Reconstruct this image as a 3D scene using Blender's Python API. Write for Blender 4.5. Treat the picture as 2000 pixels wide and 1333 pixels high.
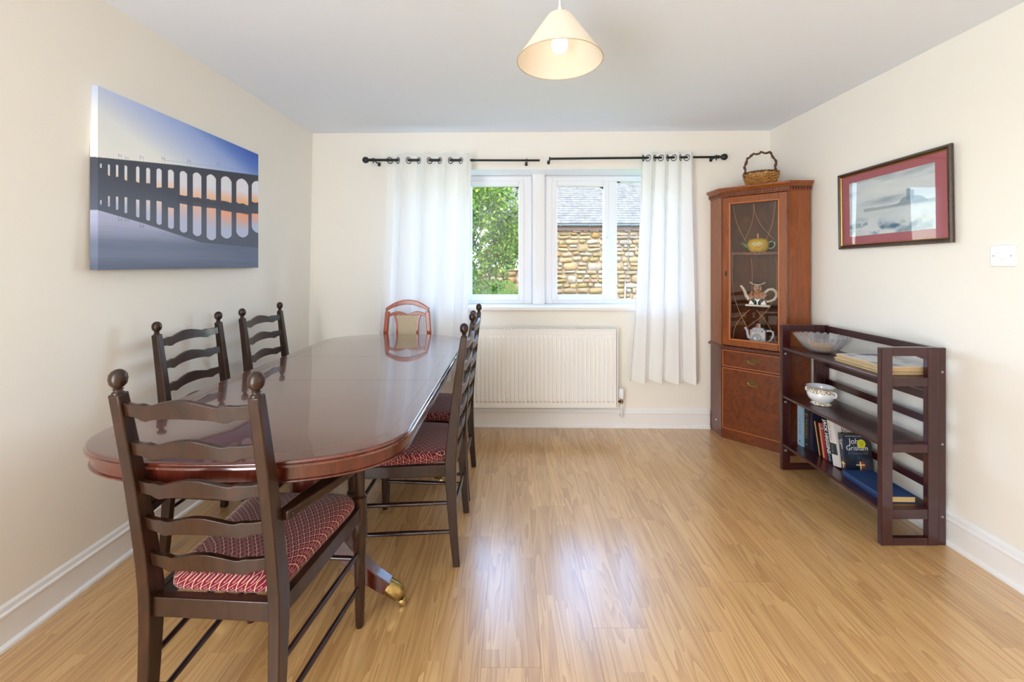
import bpy, bmesh, math, random
import numpy as np
from mathutils import Vector, Matrix, noise as mnoise

for _o in list(bpy.data.objects):
    bpy.data.objects.remove(_o, do_unlink=True)
PI = math.pi
random.seed(7)
scn = bpy.context.scene
COL = scn.collection

# ------------------------------------------------------------------ camera
cam_d = bpy.data.cameras.new('camera')
cam = bpy.data.objects.new('camera', cam_d)
COL.objects.link(cam)
cam.location = (0, 0, 1.26)
cam.rotation_euler = (PI/2, 0, 0)
cam_d.sensor_width = 36.0
cam_d.lens = 36.0*815/2000
cam_d.shift_y = -0.07575
cam_d.clip_start = 0.02
scn.camera = cam

# ------------------------------------------------------------------ world, sun, added room fill
world = bpy.data.worlds.new('sky')
scn.world = world
world.use_nodes = True
_n = world.node_tree.nodes
_n.clear()
_sky = _n.new('ShaderNodeTexSky')
_sky.sky_type = 'NISHITA'
_sky.sun_disc = False
_sky.sun_elevation = math.radians(48)
_sky.sun_rotation = math.radians(200)
_bg = _n.new('ShaderNodeBackground')
_bg.inputs['Strength'].default_value = 2.1
_wo = _n.new('ShaderNodeOutputWorld')
world.node_tree.links.new(_sky.outputs[0], _bg.inputs[0])
world.node_tree.links.new(_bg.outputs[0], _wo.inputs[0])

sd = bpy.data.lights.new('sun', 'SUN')
sd.energy = 6.0
sd.angle = math.radians(0.6)
sd.color = (1.0, 0.96, 0.88)
sun = bpy.data.objects.new('sun', sd)
COL.objects.link(sun)
sun.rotation_euler = Vector((0.45, 0.8, -0.95)).to_track_quat('-Z', 'Y').to_euler()

def area(name, loc, target, sx, sy, power, color):
    d = bpy.data.lights.new(name, 'AREA')
    d.shape = 'RECTANGLE'; d.size = sx; d.size_y = sy
    d.energy = power; d.color = color
    o = bpy.data.objects.new(name, d)
    COL.objects.link(o)
    o.location = loc
    o.rotation_euler = (Vector(target)-Vector(loc)).to_track_quat('-Z', 'Y').to_euler()
    return o
# added area fill near the left wall, behind the camera, to brighten the interior
area('added_room_fill', (-1.50, -0.95, 1.20), (1.0, 0.35, 1.75), 1.7, 2.05, 100, (0.88, 0.95, 1.0))

scn.view_settings.view_transform = 'Standard'
scn.view_settings.look = 'None'
scn.view_settings.gamma = 1.0
scn.view_settings.use_curve_mapping = False
scn.view_settings.exposure = 0.46
scn.cycles.use_denoising = True
scn.cycles.max_bounces = 10
scn.cycles.diffuse_bounces = 6
scn.cycles.transparent_max_bounces = 16
scn.cycles.caustics_reflective = False
scn.cycles.caustics_refractive = False

# ------------------------------------------------------------------ small helpers
def lin(c):
    if isinstance(c, str):
        c = tuple(int(c[i:i+2], 16) for i in (0, 2, 4))
    r = []
    for v in c[:3]:
        v = v/255.0
        r.append(v/12.92 if v <= 0.04045 else ((v+0.055)/1.055)**2.4)
    return tuple(r)

def lin_np(a):
    a = np.clip(a, 0, 255)/255.0
    return np.where(a <= 0.04045, a/12.92, ((a+0.055)/1.055)**2.4)

def newmat(name):
    m = bpy.data.materials.new(name)
    m.use_nodes = True
    nt = m.node_tree
    b = nt.nodes['Principled BSDF']
    return m, nt, b

def sets(b, **k):
    for key, v in k.items():
        b.inputs[key.replace('_', ' ')].default_value = v

def plain(name, col, rough=0.5, metal=0.0, coat=0.0, spec=0.5, bump=0.0, bscale=200, var=0.0):
    m, nt, b = newmat(name)
    c = lin(col)
    b.inputs['Base Color'].default_value = (*c, 1)
    sets(b, Roughness=rough, Metallic=metal, Coat_Weight=coat, Specular_IOR_Level=spec)
    b.inputs['Coat Roughness'].default_value = 0.08
    tc = nt.nodes.new('ShaderNodeTexCoord')
    nz = nt.nodes.new('ShaderNodeTexNoise')
    nz.inputs['Scale'].default_value = bscale
    nt.links.new(tc.outputs['Object'], nz.inputs['Vector'])
    if var > 0:
        mx = nt.nodes.new('ShaderNodeMix'); mx.data_type = 'RGBA'
        mx.inputs[6].default_value = (*[v*(1-var) for v in c], 1)
        mx.inputs[7].default_value = (*[min(1, v*(1+var)) for v in c], 1)
        nt.links.new(nz.outputs[0], mx.inputs[0])
        nt.links.new(mx.outputs[2], b.inputs['Base Color'])
    if bump > 0:
        bp = nt.nodes.new('ShaderNodeBump')
        bp.inputs['Strength'].default_value = bump
        bp.inputs['Distance'].default_value = 0.002
        nt.links.new(nz.outputs[0], bp.inputs['Height'])
        nt.links.new(bp.outputs[0], b.inputs['Normal'])
    return m

def wood(name, dark, light, rough=0.35, coat=0.3, stretch=(18, 18, 1.5), fig=1.0, coatr=0.1, spec=0.5, cior=1.5):
    m, nt, b = newmat(name)
    tc = nt.nodes.new('ShaderNodeTexCoord')
    mp = nt.nodes.new('ShaderNodeMapping')
    mp.inputs['Scale'].default_value = stretch
    oi = nt.nodes.new('ShaderNodeObjectInfo')
    ad = nt.nodes.new('ShaderNodeVectorMath'); ad.operation = 'ADD'
    ml = nt.nodes.new('ShaderNodeMath'); ml.operation = 'MULTIPLY'; ml.inputs[1].default_value = 31.7
    nt.links.new(oi.outputs['Random'], ml.inputs[0])
    nt.links.new(tc.outputs['Object'], mp.inputs['Vector'])
    nt.links.new(mp.outputs[0], ad.inputs[0])
    nt.links.new(ml.outputs[0], ad.inputs[1])
    nz = nt.nodes.new('ShaderNodeTexNoise')
    nz.inputs['Scale'].default_value = 2.2
    nz.inputs['Detail'].default_value = 5
    nz.inputs['Roughness'].default_value = 0.6
    nz.inputs['Distortion'].default_value = 1.2*fig
    nt.links.new(ad.outputs[0], nz.inputs['Vector'])
    rp = nt.nodes.new('ShaderNodeValToRGB')
    rp.color_ramp.elements[0].position = 0.3
    rp.color_ramp.elements[0].color = (*lin(dark), 1)
    rp.color_ramp.elements[1].position = 0.7
    rp.color_ramp.elements[1].color = (*lin(light), 1)
    nt.links.new(nz.outputs[0], rp.inputs[0])
    nt.links.new(rp.outputs[0], b.inputs['Base Color'])
    sets(b, Roughness=rough, Coat_Weight=coat, Coat_Roughness=coatr, Specular_IOR_Level=spec, Coat_IOR=cior)
    bp = nt.nodes.new('ShaderNodeBump')
    bp.inputs['Strength'].default_value = 0.12
    bp.inputs['Distance'].default_value = 0.001
    nt.links.new(nz.outputs[0], bp.inputs['Height'])
    nt.links.new(bp.outputs[0], b.inputs['Normal'])
    return m

def glassy(name, tint=(1, 1, 1), rough=0.0, ior=1.5, alpha=0.0, acol='FFFFFF'):
    """thin glass: clear transmission with a Fresnel reflection (alpha adds a little body colour)"""
    m = bpy.data.materials.new(name); m.use_nodes = True
    nt = m.node_tree; nt.nodes.clear()
    o = nt.nodes.new('ShaderNodeOutputMaterial')
    tr = nt.nodes.new('ShaderNodeBsdfTransparent'); tr.inputs[0].default_value = (*tint, 1)
    gl = nt.nodes.new('ShaderNodeBsdfGlossy'); gl.inputs['Roughness'].default_value = rough
    fr = nt.nodes.new('ShaderNodeFresnel')
    ge = nt.nodes.new('ShaderNodeNewGeometry'); mi = nt.nodes.new('ShaderNodeMix')
    mi.inputs[2].default_value = ior; mi.inputs[3].default_value = 1/ior
    nt.links.new(ge.outputs['Backfacing'], mi.inputs[0]); nt.links.new(mi.outputs[0], fr.inputs['IOR'])
    mx = nt.nodes.new('ShaderNodeMixShader')
    base = tr
    if alpha > 0:
        df = nt.nodes.new('ShaderNodeBsdfDiffuse'); df.inputs[0].default_value = (*lin(acol), 1)
        m2 = nt.nodes.new('ShaderNodeMixShader'); m2.inputs[0].default_value = alpha
        nt.links.new(tr.outputs[0], m2.inputs[1]); nt.links.new(df.outputs[0], m2.inputs[2])
        base = m2
    nt.links.new(fr.outputs[0], mx.inputs[0])
    nt.links.new(base.outputs[0], mx.inputs[1])
    nt.links.new(gl.outputs[0], mx.inputs[2])
    nt.links.new(mx.outputs[0], o.inputs[0])
    return m

def printed(name, rough=0.5, coat=0.0, spec=0.5):
    m, nt, b = newmat(name)
    a = nt.nodes.new('ShaderNodeAttribute'); a.attribute_name = 'Col'
    nt.links.new(a.outputs['Color'], b.inputs['Base Color'])
    sets(b, Roughness=rough, Coat_Weight=coat, Specular_IOR_Level=spec)
    return m

# ------------------------------------------------------------------ materials
M = {}
M['wall'] = plain('cream_wall_paint', (247, 243, 235), 0.75, bump=0.05, bscale=90, spec=0.25)
M['ceiling'] = plain('white_ceiling_paint', (238, 245, 255), 0.85, bump=0.05, bscale=60, spec=0.2)
M['gloss_white'] = plain('white_gloss_paint', (246, 246, 247), 0.3, coat=0.2)
M['upvc'] = plain('white_plastic', (245, 246, 250), 0.25, coat=0.2)
M['switch'] = plain('switch_plastic', (240, 242, 246), 0.3)
M['radiator'] = plain('radiator_enamel', (250, 250, 250), 0.3, coat=0.3)
M['rad_dark'] = plain('radiator_grille_grey', (205, 206, 206), 0.5)
M['black_metal'] = plain('black_metal', (38, 42, 44), 0.35, metal=0.4)
M['steel'] = plain('steel', (180, 180, 178), 0.3, metal=1.0)
M['bronze'] = plain('aged_brass', (96, 74, 44), 0.35, metal=0.9, bump=0.6, bscale=350, var=0.6)
M['brass'] = plain('polished_brass', (172, 144, 88), 0.28, metal=1.0, bump=0.5, bscale=120, var=0.25)
M['chair_wood'] = wood('dark_stained_wood', (30, 16, 9), (58, 32, 18), 0.33, 0.28, (14, 14, 2.5), coatr=0.12, spec=0.35)
M['dark_rod'] = wood('dark_stretcher_wood', (38, 22, 22), (56, 34, 34), 0.25, 0.5, (3, 30, 30))
M['mahogany'] = wood('mahogany_veneer', (66, 24, 14), (100, 40, 24), 0.2, 1.0, (2.2, 16, 16), coatr=0.035, cior=1.55)
M['mahogany_edge'] = wood('mahogany_edge', (64, 22, 14), (94, 34, 20), 0.25, 0.6, (16, 16, 2.5), coatr=0.12)
M['inlay'] = plain('boxwood_inlay', (150, 78, 44), 0.2, coat=1.0)
M['shelf_wood'] = wood('dark_red_wood', (46, 13, 17), (64, 19, 23), 0.28, 0.45, (9, 3, 9), coatr=0.1)
M['cherry'] = wood('cherry_wood', (122, 60, 22), (154, 84, 33), 0.3, 0.4, (10, 10, 1.6), fig=1.3)
M['burl'] = wood('burr_veneer', (88, 40, 20), (128, 62, 28), 0.3, 0.5, (5, 5, 4.2), fig=2.6)
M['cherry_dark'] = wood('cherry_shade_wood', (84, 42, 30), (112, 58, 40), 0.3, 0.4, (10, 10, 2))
M['cherry_light'] = plain('light_beading', (196, 112, 56), 0.3, coat=0.3)
M['cabinet_inside'] = wood('cabinet_interior', (110, 60, 34), (140, 82, 48), 0.4, 0.2, (3, 3, 2), fig=2)
M['orange_wood'] = wood('orange_wood', (148, 56, 20), (182, 78, 32), 0.3, 0.5, (12, 12, 2))
M['glass'] = glassy('window_glass', (0.99, 1.0, 0.99))
M['cab_glass'] = glassy('cabinet_glass', (0.93, 0.93, 0.94), ior=1.6)
M['pic_glass'] = glassy('picture_glass', (1, 1, 1), ior=1.24)
M['bowl_glass'] = glassy('cut_glass', (0.93, 0.94, 0.96), ior=1.75, rough=0.03, alpha=0.15, acol='E6E8EE')
M['etch'] = plain('etched_line', (206, 160, 128), 0.6)
M['porcelain'] = plain('white_porcelain', (242, 244, 250), 0.1, coat=0.8)
M['gold'] = plain('gilt', (214, 170, 86), 0.3, metal=0.8, var=0.35, bscale=260)
def gilt():
    m, nt, b = newmat('gilt_pattern')
    tc = nt.nodes.new('ShaderNodeTexCoord'); nz = nt.nodes.new('ShaderNodeTexNoise'); nz.inputs['Scale'].default_value = 150
    rp = nt.nodes.new('ShaderNodeValToRGB'); rp.color_ramp.interpolation = 'CONSTANT'
    rp.color_ramp.elements[0].color = (*lin((240, 238, 232)), 1)
    rp.color_ramp.elements[1].position = .5; rp.color_ramp.elements[1].color = (*lin((150, 124, 74)), 1)
    nt.links.new(tc.outputs['Object'], nz.inputs['Vector']); nt.links.new(nz.outputs[0], rp.inputs[0]); nt.links.new(rp.outputs[0], b.inputs['Base Color'])
    sets(b, Roughness=.3, Coat_Weight=.5)
    return m
M['gilt_pattern'] = gilt()
M['bulb'] = None
m, nt, b = newmat('lit_bulb')
b.inputs['Emission Color'].default_value = (1.0, 0.97, 0.92, 1)
b.inputs['Emission Strength'].default_value = 4.0
M['bulb'] = m

def translucent(name, col, tfac, transp=0.0, tint=None, weave=0.0):
    m = bpy.data.materials.new(name); m.use_nodes = True
    nt = m.node_tree; nt.nodes.clear()
    o = nt.nodes.new('ShaderNodeOutputMaterial')
    d = nt.nodes.new('ShaderNodeBsdfDiffuse'); d.inputs[0].default_value = (*lin(col), 1)
    t = nt.nodes.new('ShaderNodeBsdfTranslucent'); t.inputs[0].default_value = (*lin(tint or col), 1)
    mx = nt.nodes.new('ShaderNodeMixShader'); mx.inputs[0].default_value = tfac
    nt.links.new(d.outputs[0], mx.inputs[1]); nt.links.new(t.outputs[0], mx.inputs[2])
    out = mx
    if transp > 0:
        tr = nt.nodes.new('ShaderNodeBsdfTransparent')
        m2 = nt.nodes.new('ShaderNodeMixShader'); m2.inputs[0].default_value = transp
        nt.links.new(mx.outputs[0], m2.inputs[1]); nt.links.new(tr.outputs[0], m2.inputs[2])
        out = m2
    nt.links.new(out.outputs[0], o.inputs[0])
    return m
M['curtain'] = translucent('white_voile', (253, 253, 253), 0.20, 0.015)
M['shade'] = translucent('cream_lampshade', (248, 240, 226), 0.28, tint=(250, 240, 222))

# fabric with a cream trellis and a little motif in each diamond
def seat_fabric():
    m, nt, b = newmat('trellis_fabric')
    N = nt.nodes.new; L = nt.links.new
    tc = N('ShaderNodeTexCoord'); sp = N('ShaderNodeSeparateXYZ')
    L(tc.outputs['Object'], sp.inputs[0])
    def mth(op, a, bb=None, c=None):
        n = N('ShaderNodeMath'); n.operation = op
        for i, v in enumerate((a, bb, c)):
            if v is None: continue
            if isinstance(v, (int, float)): n.inputs[i].default_value = v
            else: L(v, n.inputs[i])
        return n.outputs[0]
    x = mth('MULTIPLY', mth('SUBTRACT', sp.outputs[0], sp.outputs[2]), 1/0.0235)
    y = mth('MULTIPLY', mth('SUBTRACT', sp.outputs[1], sp.outputs[2]), 1/0.027)
    u = mth('FRACT', mth('ADD', mth('ADD', x, y), 50.0))
    v = mth('FRACT', mth('ADD', mth('SUBTRACT', x, y), 50.0))
    du = mth('ABSOLUTE', mth('SUBTRACT', u, 0.5)); dv = mth('ABSOLUTE', mth('SUBTRACT', v, 0.5))
    line = mth('GREATER_THAN', mth('MAXIMUM', du, dv), 0.452)
    au = mth('SUBTRACT', u, 0.5); av = mth('SUBTRACT', v, 0.5)
    r2 = mth('ADD', mth('POWER', du, 2.0), mth('POWER', dv, 2.0))
    ring = mth('MULTIPLY', mth('LESS_THAN', r2, 0.032), mth('GREATER_THAN', r2, 0.006))
    part = mth('GREATER_THAN', mth('ADD', au, mth('MULTIPLY', av, 0.6)), -0.09)
    motif = mth('MULTIPLY', ring, part)
    wv = N('ShaderNodeTexNoise'); wv.inputs['Scale'].default_value = 900
    L(tc.outputs['Object'], wv.inputs['Vector'])
    base = N('ShaderNodeMix'); base.data_type = 'RGBA'
    base.inputs[6].default_value = (*lin((88, 8, 30)), 1); base.inputs[7].default_value = (*lin((130, 18, 52)), 1)
    L(wv.outputs[0], base.inputs[0])
    m1 = N('ShaderNodeMix'); m1.data_type = 'RGBA'
    m1.inputs[7].default_value = (*lin((196, 140, 136)), 1)
    L(motif, m1.inputs[0]); L(base.outputs[2], m1.inputs[6])
    m2 = N('ShaderNodeMix'); m2.data_type = 'RGBA'
    m2.inputs[7].default_value = (*lin((214, 176, 142)), 1)
    L(line, m2.inputs[0]); L(m1.outputs[2], m2.inputs[6])
    L(m2.outputs[2], b.inputs['Base Color'])
    sets(b, Roughness=0.85, Specular_IOR_Level=0.2)
    b.inputs['Sheen Weight'].default_value = 0.25
    bp = N('ShaderNodeBump'); bp.inputs['Strength'].default_value = 0.4; bp.inputs['Distance'].default_value = 0.001
    L(wv.outputs[0], bp.inputs['Height']); L(bp.outputs[0], b.inputs['Normal'])
    return m
M['fabric'] = seat_fabric()

def laminate():
    m, nt, b = newmat('oak_laminate')
    N = nt.nodes.new; L = nt.links.new
    tc = N('ShaderNodeTexCoord'); sp = N('ShaderNodeSeparateXYZ'); oi = N('ShaderNodeObjectInfo')
    L(tc.outputs['Object'], sp.inputs[0])
    def mth(op, a, bb=None):
        n = N('ShaderNodeMath'); n.operation = op
        for i, v in enumerate((a, bb)):
            if v is None: continue
            if isinstance(v, (int, float)): n.inputs[i].default_value = v
            else: L(v, n.inputs[i])
        return n.outputs[0]
    sx = mth('FLOOR', mth('DIVIDE', mth('ADD', sp.outputs[0], 0.0942), 0.0628))
    rnd = mth('MULTIPLY', oi.outputs['Random'], 97.0)
    c1 = N('ShaderNodeCombineXYZ'); L(sx, c1.inputs[0]); L(rnd, c1.inputs[1])
    w1 = N('ShaderNodeTexWhiteNoise'); L(c1.outputs[0], w1.inputs['Vector'])
    sy = mth('FLOOR', mth('DIVIDE', mth('ADD', sp.outputs[1], mth('MULTIPLY', w1.outputs[0], 0.6)), 0.62))
    c2 = N('ShaderNodeCombineXYZ'); L(sx, c2.inputs[0]); L(rnd, c2.inputs[1]); L(sy, c2.inputs[2])
    w2 = N('ShaderNodeTexWhiteNoise'); L(c2.outputs[0], w2.inputs['Vector'])
    # grain
    mp = N('ShaderNodeMapping'); mp.inputs['Scale'].default_value = (17, 1.0, 1)
    L(tc.outputs['Object'], mp.inputs['Vector'])
    off = N('ShaderNodeVectorMath'); off.operation = 'ADD'
    sc = N('ShaderNodeVectorMath'); sc.operation = 'SCALE'; sc.inputs['Scale'].default_value = 60
    L(w2.outputs['Color'], sc.inputs[0])
    L(mp.outputs[0], off.inputs[0]); L(sc.outputs[0], off.inputs[1])
    g = N('ShaderNodeTexNoise'); g.inputs['Scale'].default_value = 1.0; g.inputs['Detail'].default_value = 2
    g.inputs['Distortion'].default_value = 0.6
    L(off.outputs[0], g.inputs['Vector'])
    # rings from the noise: cathedral figure
    rings = mth('FRACT', mth('MULTIPLY', g.outputs[0], 8.0))
    mp2 = N('ShaderNodeMapping'); mp2.inputs['Scale'].default_value = (300, 6, 1)
    L(tc.outputs['Object'], mp2.inputs['Vector'])
    f = N('ShaderNodeTexNoise'); f.inputs['Scale'].default_value = 1.0; f.inputs['Detail'].default_value = 2
    L(mp2.outputs[0], f.inputs['Vector'])
    mixg = mth('ADD', mth('MULTIPLY', rings, 0.55), mth('MULTIPLY', f.outputs[0], 0.45))
    rp = N('ShaderNodeValToRGB'); e = rp.color_ramp.elements
    e[0].position = 0.05; e[0].color = (*lin((228, 188, 130)), 1)
    e[1].position = 0.95; e[1].color = (*lin((180, 130, 76)), 1)
    mid = e.new(0.5); mid.color = (*lin((214, 169, 110)), 1)
    L(mixg, rp.inputs[0])
    tone = N('ShaderNodeValToRGB'); t = tone.color_ramp.elements
    t[0].position = 0; t[0].color = (0.68, 0.62, 0.55, 1)
    t[1].position = 1; t[1].color = (1.0, 1.0, 1.0, 1)
    L(w2.outputs[0], tone.inputs[0])
    mu = N('ShaderNodeMix'); mu.data_type = 'RGBA'; mu.blend_type = 'MULTIPLY'; mu.inputs[0].default_value = 0.6
    L(rp.outputs[0], mu.inputs[6]); L(tone.outputs[0], mu.inputs[7])
    L(mu.outputs[2], b.inputs['Base Color'])
    sets(b, Roughness=0.35, Specular_IOR_Level=0.9, Coat_Weight=1.0, Coat_Roughness=0.20, Coat_IOR=1.7)
    bp = N('ShaderNodeBump'); bp.inputs['Strength'].default_value = 0.08; bp.inputs['Distance'].default_value = 0.0006
    L(mixg, bp.inputs['Height']); L(bp.outputs[0], b.inputs['Normal'])
    return m
M['laminate'] = laminate()

def per_object(name, cols, rough=0.8, nscale=12, var=0.35, bump=0.6, spec=0.2):
    m, nt, b = newmat(name)
    N = nt.nodes.new; L = nt.links.new
    oi = N('ShaderNodeObjectInfo'); rp = N('ShaderNodeValToRGB')
    rp.color_ramp.interpolation = 'CONSTANT'
    e = rp.color_ramp.elements
    e[0].position = 0; e[0].color = (*lin(cols[0]), 1)
    e[1].position = 1/len(cols); e[1].color = (*lin(cols[1]), 1)
    for i, c in enumerate(cols[2:], 2):
        k = e.new(i/len(cols)); k.color = (*lin(c), 1)
    L(oi.outputs['Random'], rp.inputs[0])
    g = N('ShaderNodeNewGeometry')
    nz = N('ShaderNodeTexNoise'); nz.inputs['Scale'].default_value = nscale; nz.inputs['Detail'].default_value = 5
    L(g.outputs['Position'], nz.inputs['Vector'])
    r2 = N('ShaderNodeValToRGB'); r2.color_ramp.elements[0].position = 0.3; r2.color_ramp.elements[1].position = 0.7
    r2.color_ramp.elements[0].color = (1-var, 1-var, 1-var, 1); r2.color_ramp.elements[1].color = (1, 1, 1, 1)
    L(nz.outputs[0], r2.inputs[0])
    mx = N('ShaderNodeMix'); mx.data_type = 'RGBA'; mx.blend_type = 'MULTIPLY'; mx.inputs[0].default_value = 1
    L(rp.outputs[0], mx.inputs[6]); L(r2.outputs[0], mx.inputs[7])
    L(mx.outputs[2], b.inputs['Base Color'])
    sets(b, Roughness=rough, Specular_IOR_Level=spec)
    bp = N('ShaderNodeBump'); bp.inputs['Strength'].default_value = bump; bp.inputs['Distance'].default_value = 0.01
    L(nz.outputs[0], bp.inputs['Height']); L(bp.outputs[0], b.inputs['Normal'])
    return m
def dk(c, k=.56): return tuple(v*k for v in c)
M['stone'] = per_object('sandstone', [dk(c) for c in [(196, 164, 116), (180, 148, 100), (204, 170, 140), (186, 160, 124), (168, 140, 84), (190, 150, 128),
                                      (206, 176, 128), (176, 146, 112), (198, 180, 156), (184, 138, 74), (176, 158, 140), (198, 158, 110)]])
M['mortar'] = plain('lime_mortar', (112, 97, 77), 0.9, bump=0.5, bscale=40, var=0.2, spec=0.1)
M['slate'] = plain('roof_slate', (76, 74, 71), 0.75, bump=0.5, bscale=7, var=0.55, spec=0.12)
M['render_white'] = plain('white_render', (165, 165, 165), 0.9, spec=0.1)
M['leaf'] = plain('leaf_green', (104, 146, 44), 0.55, var=0.5, bscale=6, spec=0.3)
M['leaf_dark'] = plain('leaf_dark_green', (44, 84, 40), 0.5, var=0.4, bscale=9, spec=0.3)
M['grass'] = plain('grass_green', (74, 96, 34), 0.8, var=0.4, bscale=5, spec=0.1)
M['bark'] = plain('bark', (86, 68, 50), 0.9, var=0.3, bump=0.6, bscale=30)
M['wicker'] = plain('wicker', (190, 136, 70), 0.45, var=0.45, bscale=90, coat=0.2)
M['twig'] = plain('dark_twig', (92, 62, 42), 0.6, var=0.4, bscale=120)
M['paper'] = plain('page_edges', (226, 190, 130), 0.8, bump=0.8, bscale=900, var=0.12)
M['black'] = plain('black_print', (20, 20, 22), 0.4)
M['floor_base'] = plain('floor_underlay', (96, 70, 44), 0.9)

# ------------------------------------------------------------------ mesh builder
class MB:
    def __init__(s, T=None):
        s.v = []; s.f = []; s.T = T or Matrix.Identity(4)
    def add(s, pts, faces):
        b0 = len(s.v)
        s.v += [tuple(s.T @ Vector(p)) for p in pts]
        s.f += [tuple(b0+i for i in f) for f in faces]
        return s
    def box(s, x0, y0, z0, x1, y1, z1):
        return s.add([(x0, y0, z0), (x1, y0, z0), (x1, y1, z0), (x0, y1, z0), (x0, y0, z1), (x1, y0, z1), (x1, y1, z1), (x0, y1, z1)],
                     [(0, 3, 2, 1), (4, 5, 6, 7), (0, 1, 5, 4), (1, 2, 6, 5), (2, 3, 7, 6), (3, 0, 4, 7)])
    def loft(s, loops, cap0=True, cap1=True, closed=True):
        n = len(loops[0]); pts = [p for l in loops for p in l]; fs = []
        for k in range(len(loops)-1):
            for i in range(n if closed else n-1):
                j = (i+1) % n
                fs.append((k*n+i, k*n+j, (k+1)*n+j, (k+1)*n+i))
        if cap0: fs.append(tuple(range(n-1, -1, -1)))
        if cap1: fs.append(tuple((len(loops)-1)*n+i for i in range(n)))
        return s.add(pts, fs)
    def prism(s, poly, z0, z1):
        return s.loft([[(x, y, z0) for x, y in poly], [(x, y, z1) for x, y in poly]])
    def lathe(s, prof, c=(0, 0, 0), n=24, cap0=True, cap1=True, sx=1, sy=1):
        loops = [[(c[0]+r*sx*math.cos(2*PI*i/n), c[1]+r*sy*math.sin(2*PI*i/n), c[2]+z) for i in range(n)] for r, z in prof]
        return s.loft(loops, cap0, cap1)
    def tube(s, pts, r, n=8, closed=False, sq=1.0):
        pts = [Vector(p) for p in pts]; m = len(pts)
        rs = r if isinstance(r, (list, tuple)) else [r]*m
        loops = []; up = None
        for i in range(m):
            if closed: t = pts[(i+1) % m]-pts[i-1]
            else: t = pts[min(i+1, m-1)]-pts[max(i-1, 0)]
            t.normalize()
            if up is None:
                up = Vector((0, 0, 1)) if abs(t.z) < 0.9 else Vector((1, 0, 0))
            a = t.cross(up)
            if a.length < 1e-6: a = t.cross(Vector((0, 1, 0)))
            a.normalize(); up = a.cross(t).normalized()
            loops.append([pts[i]+a*math.cos(2*PI*k/n)*rs[i]+up*math.sin(2*PI*k/n)*rs[i]*sq for k in range(n)])
        if closed: loops.append(loops[0])
        return s.loft(loops, not closed, not closed)
    def sweep(s, path, size, side=(1, 0, 0)):
        """rectangle swept along path; size = list of (w along side, h across)"""
        side = Vector(side); loops = []; m = len(path); P = [Vector(p) for p in path]
        for i in range(m):
            t = (P[min(i+1, m-1)]-P[max(i-1, 0)]).normalized()
            up = side.cross(t).normalized(); sd = t.cross(up).normalized()
            w, h = size[i]
            loops.append([P[i]-sd*w/2-up*h/2, P[i]+sd*w/2-up*h/2, P[i]+sd*w/2+up*h/2, P[i]-sd*w/2+up*h/2])
        return s.loft(loops)
    def sphere(s, c, r, n=16, m=10, sx=1, sy=1, sz=1):
        prof = [(r*math.sin(PI*k/m)*1.0 if 0 < k < m else 1e-4, -r*sz*math.cos(PI*k/m)) for k in range(m+1)]
        return s.lathe(prof, c, n, True, True, sx, sy)

def wloc(o):
    p = Vector((0, 0, 0))
    while o is not None:
        p += o.location; o = o.parent
    return p

def build(name, mb, mat, parent=None, smooth=False, bevel=0.0, ang=40, seg=2, origin=None):
    """one mesh object; mb is in the parent's frame when the parent stands unrotated (world minus its location)"""
    me = bpy.data.meshes.new(name)
    off = wloc(parent) if parent is not None else (Vector(origin) if origin is not None else Vector((0, 0, 0)))
    me.from_pydata([tuple(Vector(v)-off) for v in mb.v], [], mb.f)
    bm = bmesh.new(); bm.from_mesh(me)
    bmesh.ops.recalc_face_normals(bm, faces=bm.faces)
    bm.to_mesh(me); bm.free()
    me.update()
    if smooth:
        me.polygons.foreach_set('use_smooth', [True]*len(me.polygons))
        me.set_sharp_from_angle(angle=math.radians(ang))
    if mat is not None: me.materials.append(mat)
    o = bpy.data.objects.new(name, me); COL.objects.link(o)
    if parent is not None: o.parent = parent
    elif origin is not None: o.location = origin
    if bevel > 0:
        md = o.modifiers.new('bevel', 'BEVEL'); md.width = bevel; md.segments = seg; md.limit_method = 'ANGLE'
        md.angle_limit = math.radians(40)
    return o

def tag(o, label=None, cat=None, group=None, kind=None):
    if label: o['label'] = label
    if cat: o['category'] = cat
    if group: o['group'] = group
    if kind: o['kind'] = kind
    return o

def thing(name, loc, label, cat, group=None, rotz=0.0):
    o = bpy.data.objects.new(name, None); COL.objects.link(o)
    o.empty_display_size = 0.05
    o.location = loc; o.rotation_euler = (0, 0, rotz)
    return tag(o, label, cat, group)

def children(o): return [c for c in bpy.data.objects if c.parent == o]

def copy_tree(o, parent=None):
    c = o.copy(); COL.objects.link(c); c.parent = parent
    for ch in children(o):
        if ch is not c: copy_tree(ch, c)
    return c

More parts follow.
